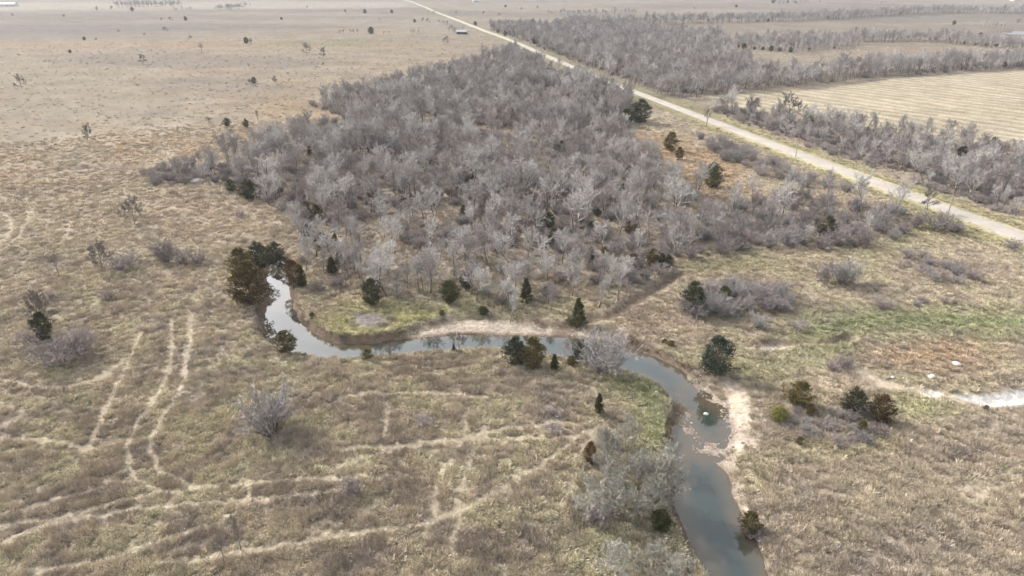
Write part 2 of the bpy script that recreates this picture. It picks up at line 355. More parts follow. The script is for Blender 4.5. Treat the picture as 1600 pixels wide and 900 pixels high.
purple_spots = [(130, 760, 70, 30), (90, 640, 60, 16), (330, 620, 60, 18), (440, 690, 50, 20), (500, 790, 60, 22), (650, 700, 30, 12), (680, 655, 26, 10), (590, 620, 30, 10), (610, 760, 60, 20), (860, 610, 40, 10),
                (330, 830, 60, 22), (250, 860, 60, 18), (860, 820, 80, 40), (760, 860, 120, 40), (560, 870, 80, 30), (1300, 660, 95, 34), (1500, 700, 60, 20), (1560, 660, 80, 20), (1280, 780, 60, 30),
                (1450, 840, 120, 50), (1350, 860, 70, 30), (60, 560, 70, 14), (120, 545, 50, 14), (400, 580, 40, 14), (230, 700, 50, 12), (60, 410, 60, 16), (110, 470, 70, 12), (1180, 450, 70, 22), (1100, 460, 50, 24), (1460, 420, 90, 18),
                (700, 590, 70, 8), (1010, 520, 50, 10), (1400, 460, 60, 10), (260, 410, 80, 10), (250, 275, 50, 12), (500, 150, 40, 4)]
def ground_info(x, y, z=None, slope=None):
    """albedo, plus how much grass grows there"""
    x = np.asarray(x, float); y = np.asarray(y, float); px, py = topx(x, y); r = np.hypot(x, y)
    n1, n2, n3, n4 = fbm(x / 13, y / 13, 51, 5), fbm(x / 4, y / 4, 61, 4), fbm(x / 45, y / 45, 71, 3), fbm(x / 3, y / 3, 81, 3)
    c = np.empty((len(x), 3)); c[:] = STRAW
    def mix(k, cc):
        nonlocal c
        k = np.clip(k, 0, 1)[:, None]; c = c * (1 - k) + np.asarray(cc) * k
    near = sm((620 - r) / 350)
    mix(sm((n3 - .42) / .2) * .6 * sm((py * -1 + 520) / 200), ORANGE)
    mix(sm((n1 - .46) / .16) * .55, PALE * .86)
    mix(sm((n2 - .46) / .2) * .55 * sm((py - 330) / 150), OLIVE)
    mix(sm((.5 - n2) / .2) * .5 * (.35 + .65 * sm((py - 350) / 150)), PURPLE)
    mix(sm((.48 - n1) / .18) * .35, PURPLE * 1.15)
    mix(sm((px - 1150) / 150) * sm((py - 600) / 60) * .6, (.385, .322, .25))
    for cx, cy, rx, ry in purple_spots:
        d = ((px - cx) / rx) ** 2 + ((py - cy) / ry) ** 2
        m = d < 3
        if m.any():
            k = np.zeros(len(x)); k[m] = sm((1.5 - d[m] - 1.6 * (n4[m] - .5) - (n2[m] - .5) * 2) / 2.2) * .6; mix(k, PURPLE)
    far = sm((r - 450) / 900); mix(far * .55, (.34, .285, .23))
    mix(far * sm((fbm(x / 60, y / 25, 95, 4) - .48) / .15) * .5, (.25, .205, .175)); fld = fbm(x / 320, y / 120, 91, 3); mix(far * sm((fld - .5) / .08) * .6, (.255, .215, .185)); mix(far * sm((.45 - fld) / .06) * .45, (.42, .355, .29))
    wob = 3.0 * (n4 - .5) + 5 * (n2 - .5)
    for poly, cc, soft, st in patches:
        s = sdf(x, y, poly, soft * 3); mix(sm((soft - s - wob * min(1, soft / 4)) / (2 * soft)) * st * (.7 + .6 * (n2 - .2)), cc)
    grass = np.ones(len(x))
    fl = np.zeros(len(x))
    for poly, lit in ((forest, .75), (strip, .6), (bigwood, .8), (midwood, .6)):
        s = sdf(x, y, poly, 20); k = sm((3 - s - wob) / 8) * lit; k = k * (1 - .75 * sm((py - 400) / 60) * (px < 1000)); fl = np.maximum(fl, k)
    mix(fl * (.55 + .6 * n2), LITTER); grass -= .5 * fl
    s = sdf(x, y, ring_spot, 8); k = sm((.5 - s - wob * .12) / 1.2); mix(k * .95, (.21, .18, .175)); grass -= .75 * k
    st = sm((2 - sdf(x, y, stubble_f, 20)) / 6); st = st * (1 - fl); mix(st * .85, (.345, .30, .215)); grass -= st * .8
    # roadside
    dr = np.full(len(x), 99.0); m = y > 90; dr[m] = dist_line(x[m], y[m], road_c)
    mix(sm((13 - dr - wob) / 5) * .65, (.33, .31, .165)); mix(sm((6.0 - dr - .4 * wob) / 2.5) * .6, (.42, .36, .25)); grass *= sm((dr - 4.2) / 2)
    # tyre tracks: trodden, paler straw
    tk = np.zeros(len(x)); m = (r < 330)
    if m.any():
        for t in TRK:
            lo, hi = t.min(0) - 2, t.max(0) + 2; q = m & (x > lo[0]) & (x < hi[0]) & (y > lo[1]) & (y < hi[1])
            if q.any():
                d = dist_line(x[q], y[q], t) + .35 * (n4[q] - .5); tk[q] = np.maximum(tk[q], sm((.46 - d) / .36)); grass[q] *= 1 - .95 * sm((.66 - d) / .28)
    mix(tk * .85, (.295, .25, .18))
    d = dist_line(x, y, bare_path); k = sm((2.4 - d - wob * .3) / 2) * .85; mix(k, (.50, .42, .32)); grass *= 1 - k
    # gravel and creek margins
    for poly in (bar_bend, bar_riffle, bank_gravel):
        s = sdf(x, y, poly, 10); k = sm((1.0 - s - wob * .35) / 2.0)
        mix(k * (.9 if poly is not bank_gravel else .65), {0: GRAVEL, 1: (.27, .22, .185), 2: (.37, .31, .25)}[0 if poly is bar_bend else 1 if poly is bar_riffle else 2]); grass *= 1 - k
    for poly, lv, tag in bodies:
        s = sdf(x, y, poly, 14.0)
        grass *= sm((s - .2) / 1.2)
        mix(sm((1.3 - s) / 1.0) * .55 * (tag in 'cslq'), SOIL * 1.7)
        if tag in 'wpb': mix(sm((.9 - s - wob * .12) / 1.0) * (.6 + .5 * n4), (.66, .645, .615))
    if slope is not None:
        k = sm((slope - .5) / .35) * (np.minimum.reduce([sdf(x, y, b[0], 8.0) for b in bodies[:3]]) < 5); mix(k * .85, SOIL * 1.15); grass *= 1 - .7 * k
    for pts, wd, dp in ditches:
        d = dist_line(x, y, pts); mix(sm((wd * 1.0 - d - wob * .15) / (wd * .6)) * .75, SOIL * 1.25); grass *= 1 - .97 * sm((wd * 1.15 - d) / (wd * .5))
    return np.clip(c, .01, .9), np.clip(grass, 0, 1), st, near

# ------------------------------------------------------------------ the ground sheet, to the horizon
ang = np.concatenate([np.arange(-180, -54, 4.0), np.arange(-54, 54, .2), np.arange(54, 180, 4.0)]) * math.pi / 180
rad = [1.0, 8, 20, 32, 42]
while rad[-1] < 5000:
    q = rad[-1]; rad.append(q * (1.0045 if q < 250 else 1.009 if q < 800 else 1.03))
rad = np.array(rad); A, RR = np.meshgrid(ang, rad)
gx, gy = (RR * np.sin(A)).ravel(), (RR * np.cos(A)).ravel()
gz = hgt(gx, gy)
nr, na = len(rad), len(ang)
Z = gz.reshape(nr, na)
dzr = np.gradient(Z, axis=0) / np.gradient(RR, axis=0); dza = np.gradient(Z, axis=1) / (RR * np.gradient(A, axis=1) + 1e-6)
slope = np.hypot(dzr, dza).ravel()
gc, gg, gst, _ = ground_info(gx, gy, gz, np.where(np.hypot(gx, gy) < 400, slope, 0))
gc = gc * (1 - .36 * np.maximum(gg, 1.38 * sm((np.hypot(gx, gy) - 250) / 120) * (gst < .3)))[:, None]      # self-shading of the grass painted into the ground colour, far plain included
ii = np.arange(nr * na).reshape(nr, na); jj = np.roll(ii, -1, 1)
quads = np.stack([ii[:-1], ii[1:], jj[1:], jj[:-1]], -1).reshape(-1, 4)[:, ::-1]
cen = len(gx); fan = np.stack([jj[0], np.full(na, cen), ii[0]], -1)[:, ::-1]
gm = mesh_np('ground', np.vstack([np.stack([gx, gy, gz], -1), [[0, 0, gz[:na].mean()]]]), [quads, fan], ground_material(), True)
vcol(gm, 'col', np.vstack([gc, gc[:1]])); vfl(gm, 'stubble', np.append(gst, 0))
link('ground', gm, kind='structure')

# road: a crowned gravel strip
def ribbon(line, step, offs, zf):
    seg = np.linalg.norm(np.diff(line, axis=0), axis=1); cum = np.concatenate([[0], np.cumsum(seg)])
    s = np.arange(0, cum[-1], step); cx, cy = np.interp(s, cum, line[:, 0]), np.interp(s, cum, line[:, 1])
    tx, ty = np.gradient(cx), np.gradient(cy); L = np.hypot(tx, ty); nx, ny = -ty / L, tx / L
    V = []
    for k, o in enumerate(offs):
        oo = o + (.35 * (noise(s / 3, s * 0 + k, 77) - .5) if k in (0, len(offs) - 1) else 0)
        V.append(np.stack([cx + nx * oo, cy + ny * oo, zf(cx, cy, k)], -1))
    V = np.stack(V, 1); n, w = V.shape[:2]; i = np.arange(n * w).reshape(n, w)
    return V.reshape(-1, 3), np.stack([i[:-1, :-1], i[1:, :-1], i[1:, 1:], i[:-1, 1:]], -1).reshape(-1, 4), (cx, cy, nx, ny)
crown = [-.25, .10, .17, .19, .17, .10, -.25]
rv, rf, road_s = ribbon(road_c, 2.5, [-3.8, -2.8, -1.5, 0, 1.5, 2.8, 3.8], lambda cx, cy, k: hgt(cx, cy) + crown[k])
if True:
    m_road = gravel_material('pale_gravel_road', (.385, .35, .305), (.31, .28, .24), (.43, .40, .35), .9)
    me = mesh_np('gravel_road', rv, [rf[:, ::-1]], m_road, True); link('gravel_road', me, kind='structure')

# water sheets
m_water = water_material()
sheets = [([creek, pool_small, pool_large], WL, 'c')] + [([p], lv, t) for p, lv, t in bodies[3:] if t not in 'wpb']   # the side wash and its pans are dry white gravel
for polys, lv, tag in sheets:
    poly = np.vstack(polys); lo, hi = poly.min(0) - 2.5, poly.max(0) + 2.5; n = 1.2 if tag == 'c' else 3.0
    X, Y = np.meshgrid(np.arange(lo[0], hi[0] + n, n), np.arange(lo[1], hi[1] + n, n)); s = np.minimum.reduce([sdf(X.ravel(), Y.ravel(), p, 14) for p in polys]).reshape(X.shape)
    keep = (s[:-1, :-1] < 2.2) | (s[1:, 1:] < 2.2) | (s[1:, :-1] < 2.2) | (s[:-1, 1:] < 2.2)
    i = np.arange(X.size).reshape(X.shape); q = np.stack([i[:-1, :-1], i[:-1, 1:], i[1:, 1:], i[1:, :-1]], -1)[keep]
    used, inv = np.unique(q, return_inverse=True); V = np.stack([X.ravel(), Y.ravel(), np.full(X.size, lv)], -1)[used]
    me = mesh_np('creek_water', V, [inv.reshape(-1, 4)], m_water, True)
    vfl(me, 'deep', sm((-s.ravel()[used] + .3) / 2.6))
    link({'o': 'pond_water', 'w': 'side_stream_water', 'p': 'puddle_water', 'b': 'puddle_water'}.get(tag, 'creek_water'), me, kind='structure')

# ------------------------------------------------------------------ plant shapes
class Geo:
    def __init__(s): s.v, s.t, s.n = [], [], 0
    def add(s, v, t):
        s.v.append(np.asarray(v, np.float32)); s.t.append(np.asarray(t, np.int32) + s.n); s.n += len(v)
    def tube(s, p, r, k=5):
        p = np.asarray(p); n = len(p); d = np.gradient(p, axis=0); d /= np.linalg.norm(d, axis=1)[:, None] + 1e-9
        ref = np.where(np.abs(d[:, 2:3]) < .9, [[0, 0, 1.]], [[1., 0, 0]]); a = np.cross(d, ref); a /= np.linalg.norm(a, axis=1)[:, None]; b = np.cross(d, a)
        th = np.arange(k) * 2 * math.pi / k
        V = p[:, None] + (a[:, None] * np.cos(th)[None, :, None] + b[:, None] * np.sin(th)[None, :, None]) * np.asarray(r)[:, None, None]
        i = np.arange(n * k).reshape(n, k); j = np.roll(i, -1, 1)
        q = np.stack([i[:-1], i[1:], j[1:]], -1).reshape(-1, 3); w = np.stack([i[:-1], j[1:], j[:-1]], -1).reshape(-1, 3)
        s.add(V.reshape(-1, 3), np.vstack([q, w]))
    def blades(s, base, tip, wid, g, bend=None):
        """many thin two-triangle twigs or leaves at once"""
        base, tip = np.asarray(base), np.asarray(tip); n = len(base); d = tip - base
        side = np.cross(d, g.normal(size=(n, 3))); side /= np.linalg.norm(side, axis=1)[:, None] + 1e-9
        w = np.asarray(wid).reshape(-1, 1) * np.ones((n, 1)); mid = base + d * .5 + (bend if bend is not None else 0)
        V = np.stack([base - side * w, base + side * w, mid + side * w * .9, tip, mid - side * w * .9], 1).reshape(-1, 3)
        i = np.arange(n)[:, None] * 5
        s.add(V, np.vstack([i + [0, 1, 2], i + [0, 2, 4], i + [4, 2, 3]]))
    def mesh(s, name, mat, smooth=True): return mesh_np(name, np.vstack(s.v), [np.vstack(s.t)], mat, smooth)

def unit(v): return v / (np.linalg.norm(v, axis=-1, keepdims=True) + 1e-9)
def walk(p, d, L, n, g, wob, up):
    pts = [p]; st = L / n
    for _ in range(n):
        d = unit(d + g.normal(size=3) * wob + np.array([0, 0, up])); pts.append(pts[-1] + d * st)
    return np.array(pts)
def deviate(d, a, g):
    o = unit(np.cross(d, g.normal(size=3))); return unit(d * math.cos(a) + o * math.sin(a))

def make_tree(seed, h=9.5, fork=.3, spread=.62, limbs=8, lean=.06, twig=1.0, tw=.017, fine=9):
    g = np.random.default_rng(seed); T, C = Geo(), Geo()
    d0 = unit(np.array([g.normal() * lean, g.normal() * lean, 1.0]))
    tp = walk(np.array([0, 0, -.25]), d0, h * .72, 9, g, .07, .05); r0 = h * .0145
    T.tube(tp, r0 * np.linspace(1.15, .28, len(tp)) * np.concatenate([[1.35], np.ones(len(tp) - 1)]), 6)
    tb, tt = [], []
    def twigs(p, n, base_len, d):
        k = max(1, n); t = g.uniform(.15, 1, k); seg = p[np.minimum((t * (len(p) - 1)).astype(int), len(p) - 2)]
        nxt = p[np.minimum((t * (len(p) - 1)).astype(int) + 1, len(p) - 1)]; fr = (t * (len(p) - 1)) % 1
        b = seg + (nxt - seg) * fr[:, None]; dd = unit(unit(nxt - seg) * .8 + g.normal(size=(k, 3)) * .55 + [0, 0, .3])
        tb.append(b); tt.append(b + dd * (base_len * g.uniform(.5, 1.2, k))[:, None])
    for i in range(limbs):
        t = fork + (1 - fork) * (i + g.uniform(0, .8)) / limbs; t = min(t, .97); f = t * (len(tp) - 1); k = int(f)
        p = tp[k] + (tp[min(k + 1, len(tp) - 1)] - tp[k]) * (f - k)
        az = i * 2.4 + g.uniform(-.5, .5); el = spread * g.uniform(.7, 1.2) * (1.15 - .5 * t)
        d = np.array([math.cos(az) * math.sin(el), math.sin(az) * math.sin(el), math.cos(el)])
        L = h * g.uniform(.36, .5) * (1.15 - .55 * t); rr = r0 * .66 * (1.15 - .6 * t)
        lp = walk(p, d, L, 6, g, .13, .07); C.tube(lp, rr * np.linspace(1, .3, len(lp)), 5)
        for j in range(6):
            q = .2 + .8 * (j + g.uniform(0, .9)) / 6; kk = min(int(q * 6), 5); bp = lp[kk] + (lp[kk + 1] - lp[kk]) * (q * 6 - kk if q * 6 - kk < 1 else 1)
            bd = deviate(unit(lp[kk + 1] - lp[kk]), g.uniform(.45, .95), g); BL = L * g.uniform(.34, .55) * (1.2 - .5 * q)
            b = walk(bp, bd, BL, 4, g, .17, .09); C.tube(b, rr * .5 * np.linspace(1, .3, 5), 4)
            for m in range(5):
                u = .2 + .8 * (m + g.uniform(0, .9)) / 5; k3 = min(int(u * 4), 3); sp = b[k3] + (b[k3 + 1] - b[k3]) * min(u * 4 - k3, 1)
                s_d = deviate(unit(b[k3 + 1] - b[k3]), g.uniform(.4, .9), g); SL = BL * g.uniform(.35, .6)
                w = walk(sp, s_d, SL, 2, g, .2, .1); C.tube(w, np.array([.032, .025, .014]) * h / 9.5 * 1.1, 3)
                twigs(w, int(fine * twig), SL * .75, s_d)
    b, t = np.vstack(tb), np.vstack(tt)
    C.blades(b, t, tw * h / 9.5 + .004, g)
    return T, C
def make_bush(seed, h=3.0, w=3.2, stems=30, fine=11, tw=.018):
    g = np.random.default_rng(seed); S, C = Geo(), Geo(); tb, tt = [], []
    for i in range(stems):
        az = g.uniform(0, 2 * math.pi); rr = math.sqrt(g.uniform(0, 1)); el = rr * math.atan2(w * .5, h * .8)
        p = np.array([math.cos(az) * rr * w * .13, math.sin(az) * rr * w * .13, -.1]); d = np.array([math.cos(az) * math.sin(el), math.sin(az) * math.sin(el), math.cos(el)])
        L = h * g.uniform(.7, 1.05) * (1 - .1 * rr); sp = walk(p, d, L, 5, g, .12, .04); S.tube(sp, .026 * np.linspace(1, .3, 6), 4)
        for j in range(6):
            q = .25 + .75 * g.uniform(); k = min(int(q * 5), 4); bp = sp[k] + (sp[k + 1] - sp[k]) * (q * 5 - k)
            bd = deviate(unit(sp[k + 1] - sp[k]), g.uniform(.4, .9), g); b = walk(bp, bd, L * g.uniform(.2, .42), 2, g, .2, .08); C.tube(b, np.array([.015, .011, .006]), 3)
            n = fine; tq = g.uniform(0, 1, n)[:, None]; bs = b[0] + (b[2] - b[0]) * tq; dd = unit(unit(b[2] - b[0]) + g.normal(size=(n, 3)) * .6 + [0, 0, .25])
            tb.append(bs); tt.append(bs + dd * (L * .15 * g.uniform(.5, 1.3, n))[:, None])
    C.blades(np.vstack(tb), np.vstack(tt), tw, g); return S, C
def make_cedar(seed, h=6.0, w=4.2, shape='round', n=150, per=34):
    g = np.random.default_rng(seed); T, C = Geo(), Geo()
    T.tube(np.array([[0, 0, -.3], [.03, 0, h * .3], [0, .05, h * .6], [0, 0, h * .9]]), [.17, .13, .08, .02], 6)
    ph = g.uniform(0, 6.28, 4)
    def env(t, az):
        lob = 1 + .16 * np.sin(3 * az + ph[0]) + .12 * np.sin(5 * az + ph[1] + 6 * t) + .1 * np.sin(9 * t + ph[2] + 2 * az)
        e = np.sin(np.pi * np.clip(.12 + .86 * t, 0, 1)) ** .75 if shape == 'round' else (1 - t) ** .75 * np.clip(t * 7 + .45, 0, 1)
        return w * .5 * e * lob
    B, E_, W = [], [], []
    for i in range(n):
        t = g.uniform(0, 1) ** .85; az = g.uniform(0, 2 * math.pi); R_ = env(t, az); out = R_ * g.uniform(.72, 1.1) ; z0 = h * (.06 + .9 * t)
        o = np.array([math.cos(az), math.sin(az), 0]); root = np.array([0, 0, max(.15, z0 - .45 * out)]); tip = o * out + [0, 0, z0]
        if i % 3 == 0: C.tube(np.array([root, (root + tip) / 2 - [0, 0, .08], tip]), [.03, .022, .008], 3)
        axis = unit(tip - root); Ln = np.linalg.norm(tip - root)
        k = per; q = 1 - g.uniform(0, 1, k) ** 1.6 * .75; c = root + (tip - root) * q[:, None] + g.normal(size=(k, 3)) * (.11 + .16 * (1 - q))[:, None] * np.array([1, 1, .8]) * (w / 4.2)
        dd = unit(axis * .75 + unit(g.normal(size=(k, 3))) * .75 + [0, 0, .35]); ln = g.uniform(.16, .42, k) * (h / 6) ** .5
        B.append(c); E_.append(c + dd * ln[:, None]); W.append(g.uniform(.03, .065, k) * (h / 6) ** .5)
    C.blades(np.vstack(B), np.vstack(E_), np.concatenate(W), g); return T, C

m_trunk = bark_material('dark_bark', (.13, .11, .095), (.21, .185, .165), 3)
m_crown = bark_material('grey_twigs', (.55, .52, .495), (.43, .40, .38), .7, .78, 1.22)
m_crown2 = bark_material('brown_grey_twigs', (.40, .36, .335), (.31, .275, .255), .7, .8, 1.2)
m_crown3 = bark_material('white_grey_twigs', (.58, .55, .515), (.45, .42, .39), .7, .8, 1.15)
m_pale = bark_material('pale_olive_twigs', (.47, .45, .385), (.37, .35, .30), .7, .85, 1.15)
m_dtwig = bark_material('dark_twigs', (.17, .145, .135), (.25, .22, .205), .7, .85, 1.15)
m_ptrunk = bark_material('pale_bark', (.45, .42, .37), (.34, .31, .27), 3)
m_brush = bark_material('brown_brush_twigs', (.30, .25, .235), (.40, .35, .33), .8, .75, 1.25)
m_gbush = bark_material('grey_brush_twigs', (.37, .345, .33), (.29, .265, .25), .8, .8, 1.2)
m_stem = bark_material('brush_stems', (.15, .12, .105), (.22, .19, .17), 3)
m_cedar = tinted_material('cedar_foliage'); m_cbark = plain('cedar_bark', (.19, .13, .09))
def proto(pair, m1, m2, n1='trunk', n2='crown'): return (pair[0].mesh(n1, m1), pair[1].mesh(n2, m2), n1, n2)
WOOD = []
for i in range(12):
    k = i % 4      # open pale-limbed, bushy fine-twigged, tall narrow, broad
    t = [dict(fork=.38, spread=.6, limbs=7, fine=7, tw=.012), dict(fork=.25, spread=.72, limbs=8, fine=10, tw=.010), dict(fork=.42, spread=.38, limbs=7, fine=8, tw=.011), dict(fork=.3, spread=.9, limbs=8, fine=8, tw=.011)][k]
    WOOD.append(proto(make_tree(100 + i, 9.5, lean=.1, **t), m_trunk, [m_crown, m_crown2, m_crown3][(i // 4 + k) % 3]))
LONE = [proto(make_tree(200 + i, 9.5, .2, .95, 9, .12, 1.0, .034, 10), m_trunk, m_dtwig) for i in range(3)]
PALEB = [proto(make_tree(300 + i, 9.5, .12, .95, 12, .15, 2.2, .015, 10), m_ptrunk, m_pale) for i in range(3)]
SAPL = [proto(make_tree(400 + i, 9.5, .3, .35, 5, .05, .4, .028, 5), m_trunk, m_dtwig) for i in range(2)]
BUSH = [proto(make_bush(500 + i, 3.0, 3.0 + .5 * (i % 3), 26 + 3 * i), m_stem, m_brush, 'stems', 'twigs') for i in range(4)]
GBUSH = [proto(make_bush(520 + i, 3.0, 3.4, 44, 14, .012), m_stem, m_gbush, 'stems', 'twigs') for i in range(3)]
CROUND = [proto(make_cedar(600 + i, 6, 4.6, 'round'), m_cbark, m_cedar) for i in range(4)]
CCONE = [proto(make_cedar(620 + i, 6, 3.6, 'cone', 130), m_cbark, m_cedar) for i in range(3)]

def plant(pr, name, x, y, h, h0, label, cat, group=None, w=1.0, tint=None, sink=.05, rz=None):
    s = h / h0; z = float(hgt(x, y)[0]) - sink
    o = thing(name, (x, y, z), R.uniform(0, 6.28) if rz is None else rz, (s * w, s * w, s), label, cat, group)
    a = link(pr[2], pr[0], o); b = link(pr[3], pr[1], o)
    if tint: b.color = (*tint, 1)
    return o

# ------------------------------------------------------------------ cedars (each one the photograph shows)
DK, GN, OL, RU, BL, YG = (.062, .072, .040), (.078, .095, .038), (.115, .108, .042), (.125, .088, .042), (.060, .085, .064), (.17, .185, .055)
cedars = [  # base pixel, height px, width factor, round/cone, tint, label
    (394, 476, 68, 1.1, 'r', (.088, .074, .032), 'largest rusty-topped cedar on the left bank of the narrow creek bend'),
    (379, 434, 46, 1.1, 'r', OL, 'olive cedar directly behind the largest rusty cedar on the left bank'),
    (406, 420, 42, 1.05, 'r', DK, 'dark cedar leaning over the upper end of the narrow creek bend'),
    (430, 399, 34, 1.1, 'r', DK, 'black-green cedar closing off the top end of the open creek water'),
    (447, 549, 34, 1.35, 'r', (.085, .075, .028), 'wide low olive cedar standing in the water at the creek corner'),
    (459, 446, 44, .85, 'r', RU, 'rust-brown cedar on the right bank opposite the largest rusty cedar'),
    (473, 447, 34, .8, 'c', GN, 'narrow green cedar right beside the rust-brown cedar on the creek bank'),
    (502, 388, 24, 1.3, 'r', (.095, .09, .03), 'round yellowish cedar at the left woodland edge above the creek'),
    (484, 366, 20, 1.2, 'r', GN, 'small green cedar above the round yellowish one at the woodland edge'),
    (575, 562, 17, 1.4, 'r', OL, 'small round cedar at the near water edge left of the little dark tree'),
    (703, 473, 36, 1.0, 'r', GN, 'bright green cedar at the front of the woodland above the pale bench'),
    (582, 476, 42, .95, 'r', DK, 'dark cedar behind the round grey weed patch'),
    (755, 486, 13, 1.7, 'r', DK, 'squat dark cedar shrub on the grassy bench above the gravel bar'),
    (691, 492, 8, 1.5, 'r', OL, 'tiny cedar shrub in the middle of the pale grassy bench'),
    (865, 382, 28, 1.45, 'c', GN, 'dark green cedar standing out in the middle of the grey woodland'),
    (903, 502, 46, .85, 'c', GN, 'pointed cedar at the woodland front just above the gravel bar'),
    (925, 418, 22, 1.0, 'c', GN, 'small green cedar in the woodland left of the brown drainage'),
    (822, 474, 40, .8, 'c', DK, 'slim dark cedar among bare trees at the woodland front'),
    (1043, 418, 22, .9, 'r', DK, 'small dark cedar at the right end of the brown drainage'),
    (945, 398, 14, 1.1, 'r', OL, 'little olive cedar between bare trees near the drainage'),
    (1047, 236, 28, 1.0, 'r', OL, 'olive cedar on the left side of the tan clearing'),
    (1061, 250, 20, .9, 'r', (.10, .085, .03), 'smaller olive cedar touching the lower right of the clearing cedar'),
    (1020, 243, 12, .9, 'r', DK, 'tiny dark cedar at the left edge of the tan clearing'),
    (1112, 292, 37, 1.05, 'r', GN, 'conspicuous round green cedar at the lower end of the tan clearing'),
    (1000, 192, 34, 1.3, 'r', DK, 'broad dark cedar between the woodland and the gravel road'),
    (978, 198, 26, 1.2, 'r', DK, 'dark cedar left of the broad one near the road'),
    (937, 218, 18, 1.0, 'r', GN, 'green cedar buried in the woodland left of the clearing'),
    (832, 292, 26, 1.1, 'r', (.085, .08, .03), 'olive cedar in a small opening in the woodland centre'),
    (877, 258, 36, .9, 'r', DK, 'dark cedar rising among the pale woodland crowns'),
    (726, 292, 24, 1.2, 'r', DK, 'dark cedar in the woodland left of the centre opening'),
    (390, 312, 30, 1.2, 'r', DK, 'dark cedar beside the white pool at the left woodland tip'),
    (362, 300, 18, 1.3, 'r', GN, 'green cedar at the left woodland tip near the pale boulder'),
    (806, 570, 46, 1.0, 'r', (.036, .05, .03), 'grey-green left cedar of the big pair on the near creek bank'),
    (833, 574, 50, 1.0, 'r', OL, 'olive right cedar of the big pair on the near creek bank'),
    (866, 578, 27, .8, 'c', (.06, .065, .025), 'small pointed cedar right of the big pair on the near bank'),
    (893, 568, 15, 1.4, 'r', OL, 'low round cedar under the grey-green bank cedar'),
    (908, 560, 40, .8, 'r', BL, 'grey-green cedar on the near bank left of the big bare bush'),
    (709, 548, 12, .8, 'c', DK, 'tiny pointed cedar at the near water edge'),
    (935, 648, 36, .75, 'c', DK, 'lone slim dark cedar in the grass above the pale trees'),
    (1118, 584, 66, .95, 'r', BL, 'largest blue-green cedar on the far bank where the creek turns'),
    (1082, 488, 50, .9, 'r', DK, 'dark cedar at the left end of the grey thicket'),
    (1130, 474, 30, .9, 'r', GN, 'cedar hidden in the middle of the grey thicket'),
    (1290, 374, 38, .9, 'r', DK, 'dark cedar inside the brush below the road'),
    (1247, 632, 42, 1.15, 'r', OL, 'round olive cedar at the upper left of the brushy mound'),
    (1217, 656, 24, 1.5, 'r', YG, 'low yellow-green juniper on the left rim of the brushy mound'),
    (1265, 648, 20, 1.0, 'r', (.11, .09, .03), 'small golden cedar right of the round olive one on the mound'),
    (1332, 644, 44, 1.05, 'r', (.05, .055, .035), 'grey cedar behind a dead white snag on the mound'),
    (1374, 657, 46, 1.1, 'r', (.075, .058, .028), 'rusty cedar at the right end of the brushy mound'),
    (1345, 674, 22, .95, 'r', OL, 'small olive cedar at the lower right of the brushy mound'),
    (1249, 692, 14, 1.0, 'r', OL, 'tiny cedar at the bottom edge of the brushy mound'),
    (1172, 818, 44, .9, 'r', (.075, .072, .028), 'olive cedar leaning from the right bank over the deep pool'),
    (922, 724, 38, .7, 'r', RU, 'rust cedar against the pale-trunked tree on the near bank'),
    (1031, 826, 36, 1.15, 'r', (.05, .065, .022), 'green cedar among the pale trees beside the deep pool'),
    (73, 534, 46, .85, 'r', DK, 'dark cedar under two bare trees at the left edge'),
    (1500, 254, 24, 1.0, 'r', DK, 'dark cedar in the woods right of the road'),
    (1547, 246, 30, .9, 'r', DK, 'taller dark cedar in the woods near the right edge'),
    (1262, 205, 22, 1.0, 'r', DK, 'cedar behind brush right of the road'),
    (1132, 178, 8, 1.0, 'r', DK, 'tiny cedar behind the bare trees right of the road'),
    (1096, 218, 6, 1.2, 'r', DK, 'small dark cedar against the left side of the road'),
    (385, 199, 12, 1.0, 'r', DK, 'small dark cedar above the eroded ring in the left field'),
    (580, 53, 10, 1.3, 'r', DK, 'dark cedar right of the tree row on the far left plain'),
    (1038, 536, 9, 1.3, 'r', OL, 'left of two small cedar shrubs on the far creek bank'),
    (1048, 541, 11, 1.3, 'r', OL, 'right of two small cedar shrubs on the far creek bank'),
    (1540, 640, 9, 1.2, 'r', OL, 'tiny cedar below the pale side stream at the right'),
    (488, 496, 11, 1.1, 'r', RU, 'rusty little cedar on the inner bank of the creek bend'),
]
for k, (bx, by, hp, wf, sh, tint, lab) in enumerate(cedars):
    x, y = P(bx, by); h = metres(hp, x, y) / math.cos(PITCH) * .98
    pr = (CROUND if sh == 'r' else CCONE)[k % (4 if sh == 'r' else 3)]
    plant(pr, 'cedar_tree', x, y, h, 6.0, lab, 'cedar', 'cedars along the creek and in the woods', wf * (1.0 if sh == 'r' else 1.1), tint)

X, Y = [], []
_g = np.random.default_rng(77)
while len(X) < 40:                                                # small cedars half hidden in the woods
    a, b = _g.uniform(430, 1060), _g.uniform(235, 470); x, y = P(a, b)
    if inside(np.array([x]), np.array([y]), forest)[0] and sdf(np.array([x]), np.array([y]), creek, 9)[0] > 6: X.append(x); Y.append(y)
for k, (x, y) in enumerate(zip(X, Y)):
    a, b = topx(x, y); where = 'far left' if a < 560 else 'left of centre' if a < 700 else 'centre' if a < 820 else 'right of centre' if a < 940 else 'far right'
    plant((CROUND + CCONE)[k % 7], 'cedar_tree', x, y, _g.uniform(2.0, 4.6), 6.0, 'small %s cedar among bare woodland trees %s, %s' % (['dark', 'olive'][k % 2], 'near the front' if b > 380 else 'halfway back' if b > 310 else 'deep', where), 'cedar', 'small cedars hidden in the woodland', _g.uniform(.9, 1.3), [DK, OL][k % 2])

